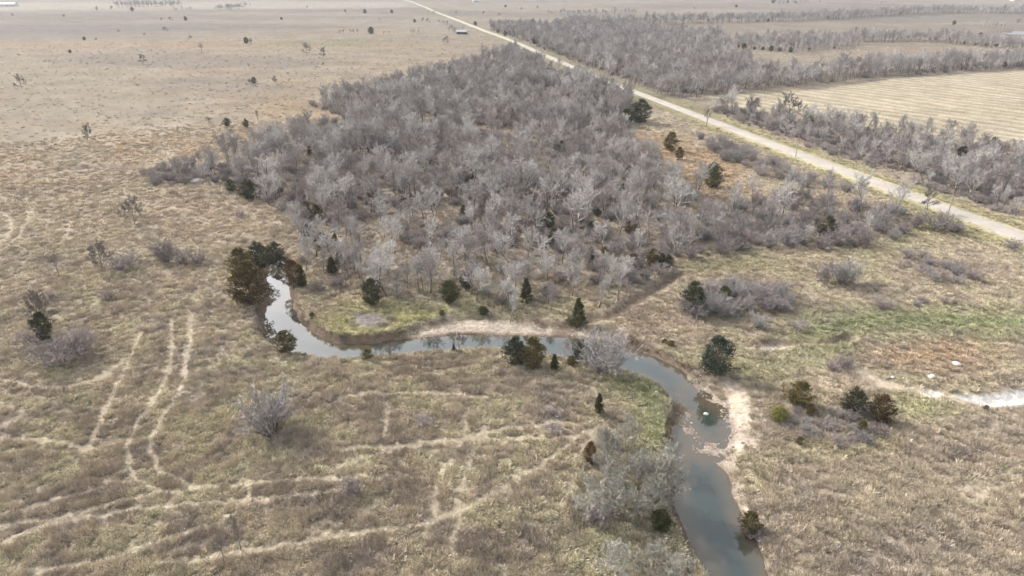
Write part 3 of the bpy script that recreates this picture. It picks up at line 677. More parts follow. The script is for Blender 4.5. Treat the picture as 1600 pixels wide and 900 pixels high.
# ------------------------------------------------------------------ trees singled out by the photograph
singles = [  # base px, height px, kind, width, label
    (211, 352, 48, 'L', .8, 'dark leaning bare tree alone in the left field'),
    (160, 419, 46, 'L', 1.1, 'spreading bare tree left of the brown brush in the left field'),
    (92, 432, 40, 'S', 1.2, 'thin bare sapling tree left of the spreading lone tree'),
    (64, 512, 66, 'L', .55, 'left of two tall bare trees rising above the dark cedar'),
    (78, 514, 62, 'L', .6, 'right of two tall bare trees rising above the dark cedar'),
    (137, 219, 26, 'L', .9, 'small bare tree with a green patch at its foot, left field'),
    (34, 138, 22, 'L', .8, 'small forked bare tree near the left edge, far up the field'),
    (224, 101, 16, 'L', 1.1, 'small dark bare tree halfway up the left field'),
    (316, 82, 15, 'S', 1.4, 'slender bare tree far up the left field'),
    (480, 84, 17, 'L', .9, 'left of two small bare trees above the left woodland lobe'),
    (505, 92, 18, 'L', .8, 'right of two small bare trees above the left woodland lobe'),
    (608, 556, 22, 'L', 1.3, 'little dark spreading tree on the near water edge'),
    (718, 550, 36, 'L', .95, 'bare grey tree in front of the open creek water'),
    (887, 568, 48, 'W', .7, 'thin bare tree between the big cedar pair and the grey-green cedar'),
    (797, 495, 48, 'W', .8, 'bare tree at the top edge of the gravel bar'),
    (968, 374, 76, 'W', .8, 'tall dark-trunked forked tree rising from the woodland'),
    (1448, 332, 44, 'L', .8, 'bare tree against the gravel road left of the utility pole'),
    (1104, 197, 30, 'S', 1.1, 'thin bare tree against the upper part of the road'),
    (1232, 190, 44, 'L', 1.1, 'dark-limbed tree right of the road by the tan opening'),
    (1168, 188, 34, 'L', 1.2, 'dark spreading tree right of the road above the green verge'),
    (985, 606, 28, 'S', 1.0, 'weedy sapling on the near bank below the creek turn'),
    (697, 70, 14, 'L', .9, 'small bare tree left of the woodland top near the road'),
    (350, 880, 60, 'S', .8, 'faint thin sapling at the bottom left'),
    (376, 858, 66, 'S', .7, 'taller faint sapling beside another at the bottom left'),
    (1245, 330, 40, 'L', 1.1, 'dark-stemmed bare tree below the tan clearing'),
    (404, 194, 22, 'S', .8, 'slim bare tree right of the eroded ring in the left field'),
]
KIND = {'L': LONE, 'S': SAPL, 'W': WOOD, 'P': PALEB}
for k, (bx, by, hp, kd, wf, lab) in enumerate(singles):
    x, y = P(bx, by); plant(KIND[kd][k % len(KIND[kd])], 'bare_tree', x, y, metres(hp, x, y) / math.cos(PITCH), 9.5, lab, 'tree', 'lone bare trees', wf)
for k, (bx, by, hp, wf, lab) in enumerate([(946, 742, 92, .8, 'pale tree with a white trunk behind the rust cedar'), (990, 756, 78, .95, 'pale olive-grey tree right of the white-trunked one'),
        (1042, 780, 84, .9, 'pale tree overhanging the deep pool on its left bank'), (926, 812, 84, .95, 'leftmost pale tree of the near-bank grove, over dark brush'),
        (982, 812, 84, .95, 'pale tree in the middle of the near-bank grove'), (1018, 804, 74, .85, 'pale tree just left of the green cedar by the pool'),
        (952, 784, 76, .9, 'pale tree at the left of the grove, behind the leftmost one'), (1012, 770, 74, .9, 'pale tree in the grove just behind the pool-side one'),
        (960, 905, 76, 1.0, 'pale tree at the bottom edge, leftmost of the row'), (1012, 900, 72, 1.0, 'pale tree at the bottom edge, second of the row from the left'), (1050, 905, 66, .95, 'pale tree at the bottom edge, third of the row from the left'), (1095, 945, 66, .85, 'pale tree at the bottom edge nearest the pool'),
        (1046, 722, 46, 1.0, 'short pale tree where the riffle meets the green bank'), (975, 700, 52, .9, 'topmost pale tree of the near-bank grove below the slim cedar')]):
    x, y = P(bx, by); plant(PALEB[k % 3], 'pale_tree', x, y, metres(hp, x, y) / math.cos(PITCH), 9.5, lab, 'tree', 'pale trees on the near bank', wf)

# ------------------------------------------------------------------ woodland: scatter, nearest as things, the rest one mass
def scatter(poly, gap, seed, jit=.75):
    g = np.random.default_rng(seed); lo, hi = poly.min(0), poly.max(0)
    X, Y = np.meshgrid(np.arange(lo[0], hi[0], gap), np.arange(lo[1], hi[1], gap)); X = X.ravel() + g.uniform(-jit, jit, X.size) * gap; Y = Y.ravel() + g.uniform(-jit, jit, Y.size) * gap
    m = inside(X, Y, poly); return X[m], Y[m]
def band(line, width, gap, seed):
    pts = PP(line); g = np.random.default_rng(seed); lo, hi = pts.min(0) - width, pts.max(0) + width
    X, Y = np.meshgrid(np.arange(lo[0], hi[0], gap), np.arange(lo[1], hi[1], gap)); X = X.ravel() + g.uniform(-.5, .5, X.size) * gap; Y = Y.ravel() + g.uniform(-.5, .5, Y.size) * gap
    m = dist_line(X, Y, pts) < width; return X[m], Y[m]
trees = []   # x, y, h, region
def put(X, Y, hmin, hmax, reg, clump=0.0, clear=8.0):
    m = np.ones(len(X), bool)
    if clump: m &= fbm(X / 14, Y / 14, 123, 3) > clump
    m &= dist_line(X, Y, road_c) > clear
    for b in bodies: m &= sdf(X, Y, b[0], 6) > 1.0
    for x, y in zip(X[m], Y[m]):
        trees.append((x, y, (.86 if reg == 'f' and topx(x, y)[1] > 370 else 1) * R.uniform(hmin, hmax) * R.choice([.62, .8, 1, 1, 1.15]) * (.8 + .4 * float(fbm(np.array([x / 22]), np.array([y / 22]), 300, 2)[0])), reg))
X, Y = scatter(forest, 4.3, 11); px, py = topx(X, Y)
front = py > 318; brushy = (px > 1090) & (py > 295)
keep = np.where(front, rng.uniform(size=len(X)) < .70, rng.uniform(size=len(X)) < .93)
keep &= ~brushy | (rng.uniform(size=len(X)) < .28)
op = ((px - 705) / 45) ** 2 + ((py - 372) / 16) ** 2 < 1                  # small openings
op |= ((px - 820) / 60) ** 2 + ((py - 285) / 8) ** 2 < 1
op |= ((px - 980) / 50) ** 2 + ((py - 385) / 14) ** 2 < 1
op |= ((px - 640) / 40) ** 2 + ((py - 330) / 10) ** 2 < 1
keep &= ~op
keep &= (fbm(X / 13, Y / 13, 310, 3) > .36) | (py > 440)
put(X[keep], Y[keep], 8, 11, 'f', 0.0, 10)
X, Y = scatter(strip, 4.4, 12); k = rng.uniform(size=len(X)) < .78; put(X[k], Y[k], 7, 10.5, 's', 0, 13)
X, Y = scatter(bigwood, 5.2, 13); put(X, Y, 10, 13, 'b', 0, 9)
X, Y = scatter(midwood, 6.0, 14); k = rng.uniform(size=len(X)) < .9; put(X[k], Y[k], 7, 10, 'b')
X, Y = band(edge_band, 17, 5.2, 15); put(X, Y, 9, 12, 'b')
X, Y = band(top_band, 24, 7, 16); put(X, Y, 10, 14, 'b')
for line, wd, gp, hh in (([(203, 12), (262, 11)], 28, 9, 13), ([(345, 16), (372, 14)], 14, 8, 11), ([(380, 9), (384, 9)], 10, 7, 11), ([(278, 17), (298, 17)], 6, 9, 8), ([(876, 24), (980, 22)], 22, 10, 10), ([(530, 54), (556, 54)], 5, 6, 7), ([(600, 54), (622, 53)], 4, 8, 5), ([(648, 52), (652, 52)], 5, 5, 7),
                         ([(1220, 8), (1256, 8)], 14, 9, 9), ([(1532, 46), (1545, 46)], 5, 7, 10), ([(1553, 46), (1562, 46)], 5, 7, 10), ([(1570, 45), (1574, 45)], 4, 7, 8), ([(695, 22), (710, 22)], 8, 8, 9), ([(672, 22), (680, 22)], 5, 7, 8), ([(690, 38), (705, 41)], 5, 8, 7), ([(716, 52), (708, 50)], 6, 6, 9),
                         ([(1370, 8), (1400, 8)], 8, 10, 9), ([(330, 31), (385, 31)], 3, 13, 5), ([(540, 33), (600, 34)], 3, 15, 6), ([(530, 20), (570, 20)], 3, 15, 6), ([(0, 9), (20, 8)], 10, 10, 8), ([(460, 2), (620, 1)], 15, 20, 8)):
    X, Y = band(line, wd, gp, int(line[0][0])); put(X, Y, hh * .8, hh, 'd')
vis = []
for i, (x, y, h, reg) in enumerate(trees):
    a, b = topx(x, y); 
    if -30 < a < 1630 and b < 930: vis.append((h / depth(x, y) * (1.0 if reg in 'fs' else .2), i))
vis.sort(reverse=True); own = set(i for _, i in vis[:255])
def wood_label(x, y, reg):
    a, b = topx(x, y)
    if reg == 's': return 'bare grey tree in the strip between the gravel road and the stubble field', 'trees between the road and the stubble field'
    if a > 1085: return 'bare grey tree scattered through the brush below the gravel road', 'trees in the brush below the road'
    if b > 440: return 'bare grey tree in the front row of the woodland facing the creek bench', 'front row of the woodland'
    if b > 380: return 'bare pale-twigged tree a little behind the woodland front row', 'trees just behind the woodland front'
    if b > 340 and a < 700: return 'bare grey tree in the left part of the woodland above the creek bend', 'trees left in the woodland'
    if b > 340: return 'bare pale-twigged tree in the middle of the woodland above the drainage', 'trees in the middle of the woodland'
    return 'bare grey tree deeper in the dense woodland', 'trees deeper in the woodland'
ORD = ['first', 'second', 'third', 'fourth', 'fifth', 'sixth', 'seventh', 'eighth', 'ninth', 'tenth', 'eleventh', 'twelfth', 'thirteenth', 'fourteenth', 'fifteenth', 'sixteenth']
special = {}
row = sorted((topx(*trees[i][:2])[0], i) for i in own if wood_label(*trees[i][:2], trees[i][3])[1] == 'front row of the woodland')
for k, (_, i) in enumerate(row):
    special[i] = 'bare grey tree, %s from the %s in the woodland front row' % ((ORD[k], 'left') if k < len(row) / 2 else (ORD[len(row) - 1 - k], 'right')) if min(k, len(row) - 1 - k) < 16 else None
for bx, by, hp, wf, sh, tint, lab in cedars:                       # the neighbours of cedars that stand in the woods
    near = sorted((math.hypot(topx(*trees[i][:2])[0] - bx, 2 * (topx(*trees[i][:2])[1] - by)), i) for i in own if i not in special)
    words = lab.split()
    for sd_, nm in ((-1, 'left'), (1, 'right')):
        c = [i for d, i in near if d < 30 and (topx(*trees[i][:2])[0] - bx) * sd_ > 2 and i not in special]
        if c and len(words) <= 8: special[c[0]] = 'bare tree closest on the %s to the %s' % (nm, lab)
TONE = {m_crown.name: 'grey', m_crown2.name: 'brown-grey', m_crown3.name: 'white-grey'}; FORM = ['open-crowned', 'bushy', 'narrow', 'broad']
def part_of(x, y):
    a, b = topx(x, y)
    if a > 1085: return ''
    return ', far left' if a < 480 else ', left of centre' if a < 640 else ', centre' if a < 800 else ', right of centre' if a < 940 else ', far right'
for i in sorted(own):
    x, y, h, reg = trees[i]; lab, grp = wood_label(x, y, reg); v = i % len(WOOD)
    size = 'tall' if h > 10.5 else 'small' if h < 7 else 'medium'
    tail = {'trees between the road and the stubble field': 'in the strip between road and stubble field', 'trees in the brush below the road': 'in the brush below the gravel road', 'trees just behind the woodland front': 'just behind the woodland front', 'trees left in the woodland': 'above the creek bend', 'trees in the middle of the woodland': 'mid woodland above the drainage', 'trees deeper in the woodland': 'deep in the woodland'}.get(grp, 'in the woodland front row')
    lab = '%s %s %s bare tree %s%s' % (size, FORM[v % 4], TONE[WOOD[v][1].materials[0].name], tail, part_of(x, y))
    plant(WOOD[v], 'bare_tree', x, y, h, 9.5, special.get(i) or lab, 'tree', grp, R.uniform(.95, 1.35), sink=.1)

def instancer(name, protos, pos, idx, rot, scl, colr=None, kind='stuff', **props):
    """one object: points that carry an index, turn, size and colour, each showing a shape"""
    lib = bpy.data.collections.new(name + '_shapes')
    for k, ms in enumerate(protos):
        for j, me in enumerate(ms if isinstance(ms, (list, tuple)) else [ms]):
            lib.objects.link(bpy.data.objects.new('%s_shape_%02d' % (name, k), me))
    me = mesh_np(name, pos, [])
    a = me.attributes.new('idx', 'INT', 'POINT'); a.data.foreach_set('value', np.asarray(idx, np.int32))
    a = me.attributes.new('rot', 'FLOAT_VECTOR', 'POINT'); a.data.foreach_set('vector', np.asarray(rot, np.float32).ravel())
    a = me.attributes.new('scl', 'FLOAT_VECTOR', 'POINT'); a.data.foreach_set('vector', np.asarray(scl, np.float32).ravel())
    if colr is not None: vcol(me, 'col', colr)
    ng = bpy.data.node_groups.new(name, 'GeometryNodeTree'); ng.interface.new_socket('Geometry', in_out='INPUT', socket_type='NodeSocketGeometry'); ng.interface.new_socket('Geometry', in_out='OUTPUT', socket_type='NodeSocketGeometry')
    n, l = ng.nodes, ng.links; gi, go = n.new('NodeGroupInput'), n.new('NodeGroupOutput')
    ci = n.new('GeometryNodeCollectionInfo'); ci.inputs['Collection'].default_value = lib; ci.inputs['Separate Children'].default_value = True; ci.inputs['Reset Children'].default_value = True
    ip = n.new('GeometryNodeInstanceOnPoints'); ip.inputs['Pick Instance'].default_value = True
    def at(nm, ty):
        q = n.new('GeometryNodeInputNamedAttribute'); q.data_type = ty; q.inputs['Name'].default_value = nm; return q.outputs['Attribute']
    l.new(gi.outputs[0], ip.inputs['Points']); l.new(ci.outputs[0], ip.inputs['Instance']); l.new(at('idx', 'INT'), ip.inputs['Instance Index'])
    e = n.new('FunctionNodeEulerToRotation'); l.new(at('rot', 'FLOAT_VECTOR'), e.inputs[0]); l.new(e.outputs[0], ip.inputs['Rotation'])
    l.new(at('scl', 'FLOAT_VECTOR'), ip.inputs['Scale']); l.new(ip.outputs[0], go.inputs[0])
    o = link(name, me, kind=kind, **props); md = o.modifiers.new('scatter', 'NODES'); md.node_group = ng
    return o
def joined(pr):
    """trunk and crown in one mesh, two materials, for the far mass"""
    vs, fs, mi, off = [], [], [], 0; me = bpy.data.meshes.new('woodland_shape')
    for k in (0, 1):
        m = pr[k]; v = np.empty(len(m.vertices) * 3, np.float32); m.vertices.foreach_get('co', v); f = np.empty(len(m.loops), np.int32); m.loops.foreach_get('vertex_index', f)
        vs.append(v.reshape(-1, 3)); fs.append(f.reshape(-1, 3) + off); off += len(vs[-1]); mi.append(np.full(len(fs[-1]), k, np.int32))
    me = mesh_np('woodland_shape', np.vstack(vs), [np.vstack(fs)], pr[0].materials[0]); me.materials.append(pr[1].materials[0]); me.polygons.foreach_set('material_index', np.concatenate(mi)); return me
FARW = [proto(make_tree(150 + i, 9.5, [.35, .25, .4][i % 3], [.62, .8, .45][i % 3], 7, .1, 1, .036, 3), m_trunk, [m_crown2, m_crown, m_crown2][i % 3]) for i in range(6)]
SH = [joined(p) for p in WOOD + BUSH + GBUSH[:2] + FARW]
rest = [t for i, t in enumerate(trees) if i not in own]
wp = np.array([(t[0], t[1]) for t in rest]); wz = hgt(wp[:, 0], wp[:, 1]) - .1
wi = (rng.integers(0, 4, len(rest)) + 4 * np.clip((fbm(wp[:, 0] / 30, wp[:, 1] / 30, 320, 2) * 5 - 1 + rng.normal(0, .5, len(rest))).astype(int), 0, 2)) % len(WOOD); ws = np.array([t[2] / 9.5 for t in rest]); ww = ws * rng.uniform(.9, 1.25, len(rest))
reg_ = np.array([t[3] for t in rest]); ppy = topx(wp[:, 0], wp[:, 1])[1]
dark = rng.uniform(size=len(rest)) < np.where((reg_ == 'b') | (reg_ == 'd'), .88, np.where(ppy < 300, .32, .2)); wi = np.where(dark, rng.choice([1, 4, 7, 10], len(rest)), wi)
wi = np.where(depth(wp[:, 0], wp[:, 1]) > 330, len(WOOD) + 6 + rng.integers(0, 6, len(rest)), wi)
pos, idx, scl = [np.column_stack([wp, wz])], [wi], [np.column_stack([ww, ww, ws])]
# undergrowth in the woods
for poly, gap, seed in ((forest, 4.0, 31), (strip, 3.6, 32), (bigwood, 9, 33)):
    X, Y = scatter(poly, gap, seed); m = (fbm(X / 18, Y / 18, 5, 3) > (.45 if poly is not strip else .36)) & (dist_line(X, Y, road_c) > 10)
    for b in bodies: m &= sdf(X, Y, b[0], 6) > 1.2
    X, Y = X[m], Y[m]; s = rng.uniform(.5, 1.0, len(X)); pos.append(np.column_stack([X, Y, hgt(X, Y) - .05])); idx.append(len(WOOD) + rng.integers(0, 6, len(X))); scl.append(np.column_stack([s * 1.2, s * 1.2, s]))
pos, idx, scl = np.vstack(pos), np.concatenate(idx), np.vstack(scl)
rot = np.column_stack([rng.normal(0, .04, len(pos)), rng.normal(0, .04, len(pos)), rng.uniform(0, 6.28, len(pos))])
instancer('woodland', SH, pos, idx, rot, scl, label='dense grey leafless woodland stretching back beside the gravel road', category='woodland')
print('TREES', len(trees), 'mass', len(pos))

# ------------------------------------------------------------------ brush, each bush a thing
bl = [(425, 674, 68, 1.05, 'G', 'big round grey bush alone in the foreground grass'), (945, 582, 62, 1.0, 'G', 'large bare grey bush leaning over the near bank at the creek turn'),
      (200, 420, 20, 1.9, 'B', 'low dark brush right of the spreading lone tree'), (258, 410, 32, 1.1, 'B', 'tallest brown bush in the left field thicket'), (285, 412, 24, 1.3, 'B', 'brown bush in the middle of the left field thicket'),
      (312, 412, 22, 1.1, 'B', 'brown bush at the right end of the left field thicket'), (98, 568, 38, 1.5, 'B', 'wide brown bush below the dark cedar at the left'), (130, 556, 42, .9, 'B', 'upright brown bush right of the wide one at the left'),
      (52, 536, 22, 1.5, 'B', 'grey brush left of the dark cedar at the left'), (1210, 360, 0, 1, 'G', ''), (1468, 360, 26, 1.7, 'B', 'dark brown bush at the foot of the utility pole'), (1492, 362, 14, 2.2, 'B', 'low dark brush right of the utility pole foot'), (1580, 388, 14, 2.4, 'B', 'low brown brush by the road at the right edge'),
      (375, 338, 10, 1.5, 'B', 'small dark bush alone on the pale patch of the left field'), (660, 666, 14, 1.7, 'B', 'small dark shrub in the middle of the foreground grass'), (548, 770, 24, 1.4, 'B', 'dark shrub in the foreground left of the crossing tracks'),
      (865, 650, 14, 1.8, 'B', 'low brown shrub left of the lone slim cedar'), (865, 676, 12, 2.0, 'B', 'lower brown shrub left of the pale tree crowns'), (1322, 576, 20, 1.1, 'B', 'brown shrub above the pale bare patch'), (1300, 580, 16, 1.2, 'B', 'smaller brown shrub left of the one above the bare patch'),
      (1216, 350, 0, 1, 'G', ''), (950, 640, 0, 1, 'B', ''), (170, 470, 12, 1.4, 'B', 'small dark shrub below the spreading lone tree'), (80, 466, 10, 1.4, 'B', 'tiny dark shrub near the left edge above the cedar'),
      (1185, 512, 22, 1.2, 'G', 'small pale bush above the white puddle'), (1250, 515, 14, 1.6, 'B', 'low brown bush right of the small pale bush'), (930, 812, 26, 1.6, 'B', 'dark brush under the pale grove on the near bank'), (1318, 444, 36, 1.1, 'G', 'pale upright bush standing alone on the green patch'), (1288, 440, 30, 1.2, 'B', 'brown bush left of the pale upright one'),
      (1375, 482, 18, 1.3, 'B', 'small brown bush alone right of centre above the green swale'), (1182, 824, 16, 1.6, 'B', 'brown brush behind the leaning pool cedar')]
for k, (bx, by, hp, wf, kd, lab) in enumerate(bl):
    if not lab: continue
    x, y = P(bx, by); prs = GBUSH if kd == 'G' else BUSH
    plant(prs[k % len(prs)], 'bare_bush', x, y, metres(hp, x, y) / math.cos(PITCH), 3.0, lab, 'bush', 'bushes on the prairie', wf)
zones = [
    (PP([(222, 276), (255, 264), (300, 258), (335, 270), (320, 290), (270, 292), (235, 290)]), 3.6, (1.5, 3.2), .25, 'brush at the left tip of the woodland', 'brush at the woodland tip'),
    # outline, spacing, height range, share of grey ones, label, group
    (PP([(1060, 490), (1095, 455), (1150, 448), (1225, 462), (1238, 490), (1180, 496), (1110, 498)]), 2.7, (2.0, 3.6), .7, 'grey bush in the dense thicket right of the woodland front', 'thicket right of the woodland front'),
    (PP([(1405, 395), (1450, 400), (1500, 418), (1560, 452), (1500, 448), (1430, 440), (1410, 420)]), 3.3, (1.4, 2.6), .25, 'purple-brown bush in the thicket at the far right', 'thicket at the far right'),
    (PP([(1420, 470), (1490, 466), (1500, 484), (1440, 488)]), 2.9, (1.2, 1.9), .2, 'low brown bush in the row above the green swale', 'bushes above the green swale'),
    (PP([(1230, 645), (1290, 640), (1340, 650), (1390, 660), (1370, 692), (1300, 700), (1240, 690), (1215, 668)]), 2.1, (.9, 1.7), .35, 'low purple-grey brush covering the cedar mound', 'brush on the cedar mound'),
    (PP([(1095, 400), (1090, 340), (1150, 318), (1250, 312), (1340, 324), (1430, 340), (1440, 358), (1390, 376), (1320, 388), (1250, 390), (1180, 398)]), 5.4, (2.4, 4.4), .6, 'grey-brown bush in the wide brush belt below the gravel road', 'brush belt below the road'),
    (PP([(1090, 215), (1140, 225), (1200, 250), (1290, 290), (1340, 300), (1280, 300), (1210, 285), (1160, 262), (1100, 240)]), 5.0, (2.4, 4.2), .7, 'grey bush in the row along the near side of the road', 'bushes along the near roadside')]
nb = 0
for z_i, (poly, gap, (h0, h1), gs, lab, grp) in enumerate(zones):
    X, Y = scatter(poly, gap, 40 + z_i, .45); m = dist_line(X, Y, road_c) > 6.5; X, Y = X[m], Y[m]
    pxs = topx(X, Y)[0]; q1, q2, q3 = np.percentile(pxs, [25, 50, 75]); pys = topx(X, Y)[1]; ym = np.median(pys)
    base = ' '.join(w for w in lab.split() if w not in ('grey', 'grey-brown', 'purple-brown', 'low', 'brown', 'purple-grey')); 
    for x, y, a, b in zip(X, Y, pxs, pys):
        grey = R.random() < gs; prs = GBUSH if grey else BUSH; nb += 1; h = R.uniform(h0, h1)
        where = ('left end' if a < q1 else 'left half' if a < q2 else 'right half' if a < q3 else 'right end') + (', front' if b > ym else ', back')
        lb = '%s %s %s, %s' % ('tall' if h > (h0 + h1) / 2 else 'low', 'grey' if grey else 'brown', base, where)
        plant(R.choice(prs), 'bare_bush', x, y, h, 3.0, lb, 'bush', grp, R.uniform(.95, 1.3))
print('BUSHES', nb)

# ------------------------------------------------------------------ prairie grass, weeds and gravel (uncountable)
def tuft(seed, n, h, w, lean, wd):
    g = np.random.default_rng(seed); G = Geo(); az = g.uniform(0, 6.28, n); rr = np.sqrt(g.uniform(0, 1, n)) * w * .5
    b = np.column_stack([np.cos(az) * rr, np.sin(az) * rr, np.full(n, -.05)]); le = g.normal(lean, .25, n); a2 = az + g.normal(0, .9, n); L = h * g.uniform(.6, 1.25, n)
    t = b + np.column_stack([np.cos(a2) * np.sin(le) * L, np.sin(a2) * np.sin(le) * L, np.cos(le) * L]); G.blades(b, t, wd, g, np.column_stack([np.zeros(n), np.zeros(n), L * .12])); return G
m_grass = attr_material('dry_grass', .62, 1.42)
TUFT = [tuft(700 + i, 34, .42, .75, .75, .022).mesh('grass_tuft', m_grass, False) for i in range(4)] + [tuft(720 + i, 40, .62, .7, .4, .013).mesh('weed_tuft', m_grass, False) for i in range(2)]
g2 = np.random.default_rng(99)
N1 = 64000; r1 = np.sqrt(g2.uniform(50 ** 2, 105 ** 2, N1)); N2 = 110000; r2 = np.exp(g2.uniform(math.log(105), math.log(330), N2))
N3 = 22000; r3 = np.exp(g2.uniform(math.log(290), math.log(800), N3))
rr = np.concatenate([r1, r2, r3]); aa = g2.uniform(-.86, .86, len(rr)); tx, ty = rr * np.sin(aa), rr * np.cos(aa)
px, py = topx(tx, ty); m = (px > -60) & (px < 1660) & (py < 960); tx, ty, rr = tx[m], ty[m], rr[m]
tz = hgt(tx, ty); e = .4; sl = np.hypot(hgt(tx + e, ty) - tz, hgt(tx, ty + e) - tz) / e
tc, tg, _, _ = ground_info(tx, ty, tz, sl)
clump = .25 * fbm(tx / 2.2, ty / 2.2, 201, 3) + .75 * hummock(tx, ty)
m = (g2.uniform(size=len(tx)) < (1 - .6 * sm((rr - 230) / 150)) * tg * (.25 + 1.0 * sm((clump - .28) / .3))) & (tg > .25); tx, ty, tz, tc, rr, clump = tx[m], ty[m], tz[m], tc[m], rr[m], clump[m]
weed = (tc[:, 0] / tc[:, 2] < 1.62) & (g2.uniform(size=len(tx)) < .55)
ti = np.where(weed, g2.integers(4, 6, len(tx)), g2.integers(0, 4, len(tx)))
ts = g2.uniform(.6, 1.2, len(tx)) * (.35 + 1.3 * clump) * np.clip(.75 + .25 * rr / 105, 1, 1.45)
tc = np.minimum(tc * g2.uniform(.88, 1.32, (len(tx), 1)) * 1.2, .85)
instancer('prairie_grass', TUFT, np.column_stack([tx, ty, tz]), ti, np.column_stack([g2.normal(0, .12, len(tx)), g2.normal(0, .12, len(tx)), g2.uniform(0, 6.28, len(tx))]), np.column_stack([ts * 1.15, ts * 1.15, ts]), tc,
          label='dry tufted winter prairie grass and dead weeds covering the ground', category='grass')
print('TUFTS', len(tx))

def rock(seed, rough=.25, sub=2, flat=.6):
    import bmesh
    g = np.random.default_rng(seed); bm = bmesh.new(); bmesh.ops.create_icosphere(bm, subdivisions=sub, radius=.5); ax = g.normal(size=(5, 3))
    for v in bm.verts:
        k = 1 + rough * sum(math.sin(3.1 * float(np.dot(a, v.co)) + i) for i, a in enumerate(ax)) / 3
        v.co = Vector((v.co.x * k * 1.2, v.co.y * k, v.co.z * k * flat))
    me = bpy.data.meshes.new('rock'); bm.to_mesh(me); bm.free(); return me
m_stone = attr_material('cobbles', .65, 1.4)
ROCK = []
for i in range(4):
    me = rock(800 + i, .3, 1); me.materials.append(m_stone); ROCK.append(me)
rp = []
for poly, gap, seed, mar in ((bar_bend, .75, 51, 0), (bar_riffle, .5, 52, 0), (bank_gravel, .8, 53, 0)):
    X, Y = scatter(poly, gap, seed); rp.append(np.column_stack([X, Y]))
rp = np.vstack(rp); z = hgt(rp[:, 0], rp[:, 1]); m = (z > WL - .12) & (g2.uniform(size=len(z)) < .75); rp, z = rp[m], z[m]
rs = g2.gamma(2.0, .06, len(rp)) + .08
rc = np.array([(.34, .29, .245)]) * g2.uniform(.7, 1.35, (len(rp), 1))
instancer('creek_cobbles', ROCK, np.column_stack([rp, z]), g2.integers(0, 4, len(rp)), np.column_stack([g2.normal(0, .2, (len(rp), 2)), g2.uniform(0, 6.28, len(rp))]), np.column_stack([rs, rs, rs]), rc,
          label='pale cobbles and gravel on the creek bars and right bank', category='gravel')
print('COBBLES', len(rp))

# ------------------------------------------------------------------ single boulders
m_white = plain('limestone', (.68, .64, .58), .85, .3, 3)
for k, (bx, by, w, lab) in enumerate([(1103, 646, 5, 'white boulder sticking out of the shallow grey pool'), (1455, 591, 9, 'white limestone rock on the orange-brown slope at the right'), (1495, 572, 10, 'flat white rock above the limestone rock at the right'),
        (308, 286, 14, 'large white boulder at the left tip of the woodland'), (1026, 612, 5, 'pale stone on the edge of the bright green bank'), (1395, 590, 5, 'small pale rock left of the limestone rock at the right')]):
    x, y = P(bx, by, -1.4 if k == 0 else 0); me = rock(900 + k, .35, 3, .75); me.materials.append(m_white); s = metres(w, x, y)
    z = max(float(hgt(x, y)[0]), WL if k == 0 else -9); o = link('boulder', me, label=lab, category='boulder', group='pale boulders'); o.location = (x, y, z + s * .12); o.scale = (s, s, s); o.rotation_euler = (0, 0, k * 1.3)

# dead snag on the mound
x, y = P(1352, 650); G = Geo(); g = np.random.default_rng(5)
for i in range(9):
    az = -.6 + i * .42; p = walk(np.array([0, 0, .1]), unit(np.array([math.cos(az), math.sin(az) * .6 - .4, .75])), g.uniform(1.8, 3.4), 6, g, .18, -.02); G.tube(p, np.linspace(.055, .012, 7), 5)
    for j in range(4): q = walk(p[2 + j % 4], deviate(unit(p[3] - p[2]), .7, g), 1.0, 3, g, .2, 0); G.tube(q, np.linspace(.026, .008, 4), 4)
o = link('dead_snag', G.mesh('dead_snag', plain('bleached_wood', (.60, .57, .53), .8, .2)), label='bleached dead snag sprawling in front of the grey cedar on the mound', category='dead tree'); o.location = (x, y, float(hgt(x, y)[0]))

# ------------------------------------------------------------------ power line and fence beside the road
m_pole = plain('weathered_pole', (.42, .38, .33), .9, .3); m_wire = plain('wire', (.30, .29, .29), .5, .1); m_ins = plain('insulator', (.5, .48, .45), .3, .1)
pA, pB = np.array(P(1478, 347)), np.array(P(1243, 245)); step = pB - pA
poles = [(pA - step, 'utility pole'), (pA, 'weathered utility pole beside the bush, nearest to the right edge'), (pB, 'weathered utility pole further up the road, second from the right edge')]
pC = pA + step * 2.05; poles.append((pC, 'third utility pole from the right, by the road in the woods')); pD = pA + step * 3.6; poles.append((pD, 'farthest utility pole, pale against the woods beside the road'))
PHG = 7.6; tops = []
for p, lab in poles:
    z = float(hgt(*p)[0]); tops.append(np.array([p[0], p[1], z + PHG]))
    if lab == 'utility pole': continue
    o = thing('utility_pole', (p[0], p[1], z - .4), 0, 1.0, lab, 'pole', 'poles of the power line')
    G = Geo(); G.tube(np.array([[0, 0, 0], [0, 0, PHG / 2], [0, 0, PHG + .4]]), [.17, .15, .12], 10); G.add([[0, 0, PHG + .4]] + [[.12 * math.cos(a), .12 * math.sin(a), PHG + .4] for a in np.arange(10) * .6283], [[0, i + 1, (i + 1) % 10 + 1] for i in range(10)])
    link('shaft', G.mesh('shaft', m_pole), o)
    for dz in (.55, -.9):
        G = Geo(); G.tube(np.array([[0, 0, 0], [0, 0, .08], [0, 0, .16], [0, 0, .24]]), [.05, .09, .06, .03], 8); q = link('insulator', G.mesh('insulator', m_ins), o); q.location = (.0 if dz > 0 else .2, 0, PHG + dz - .15)
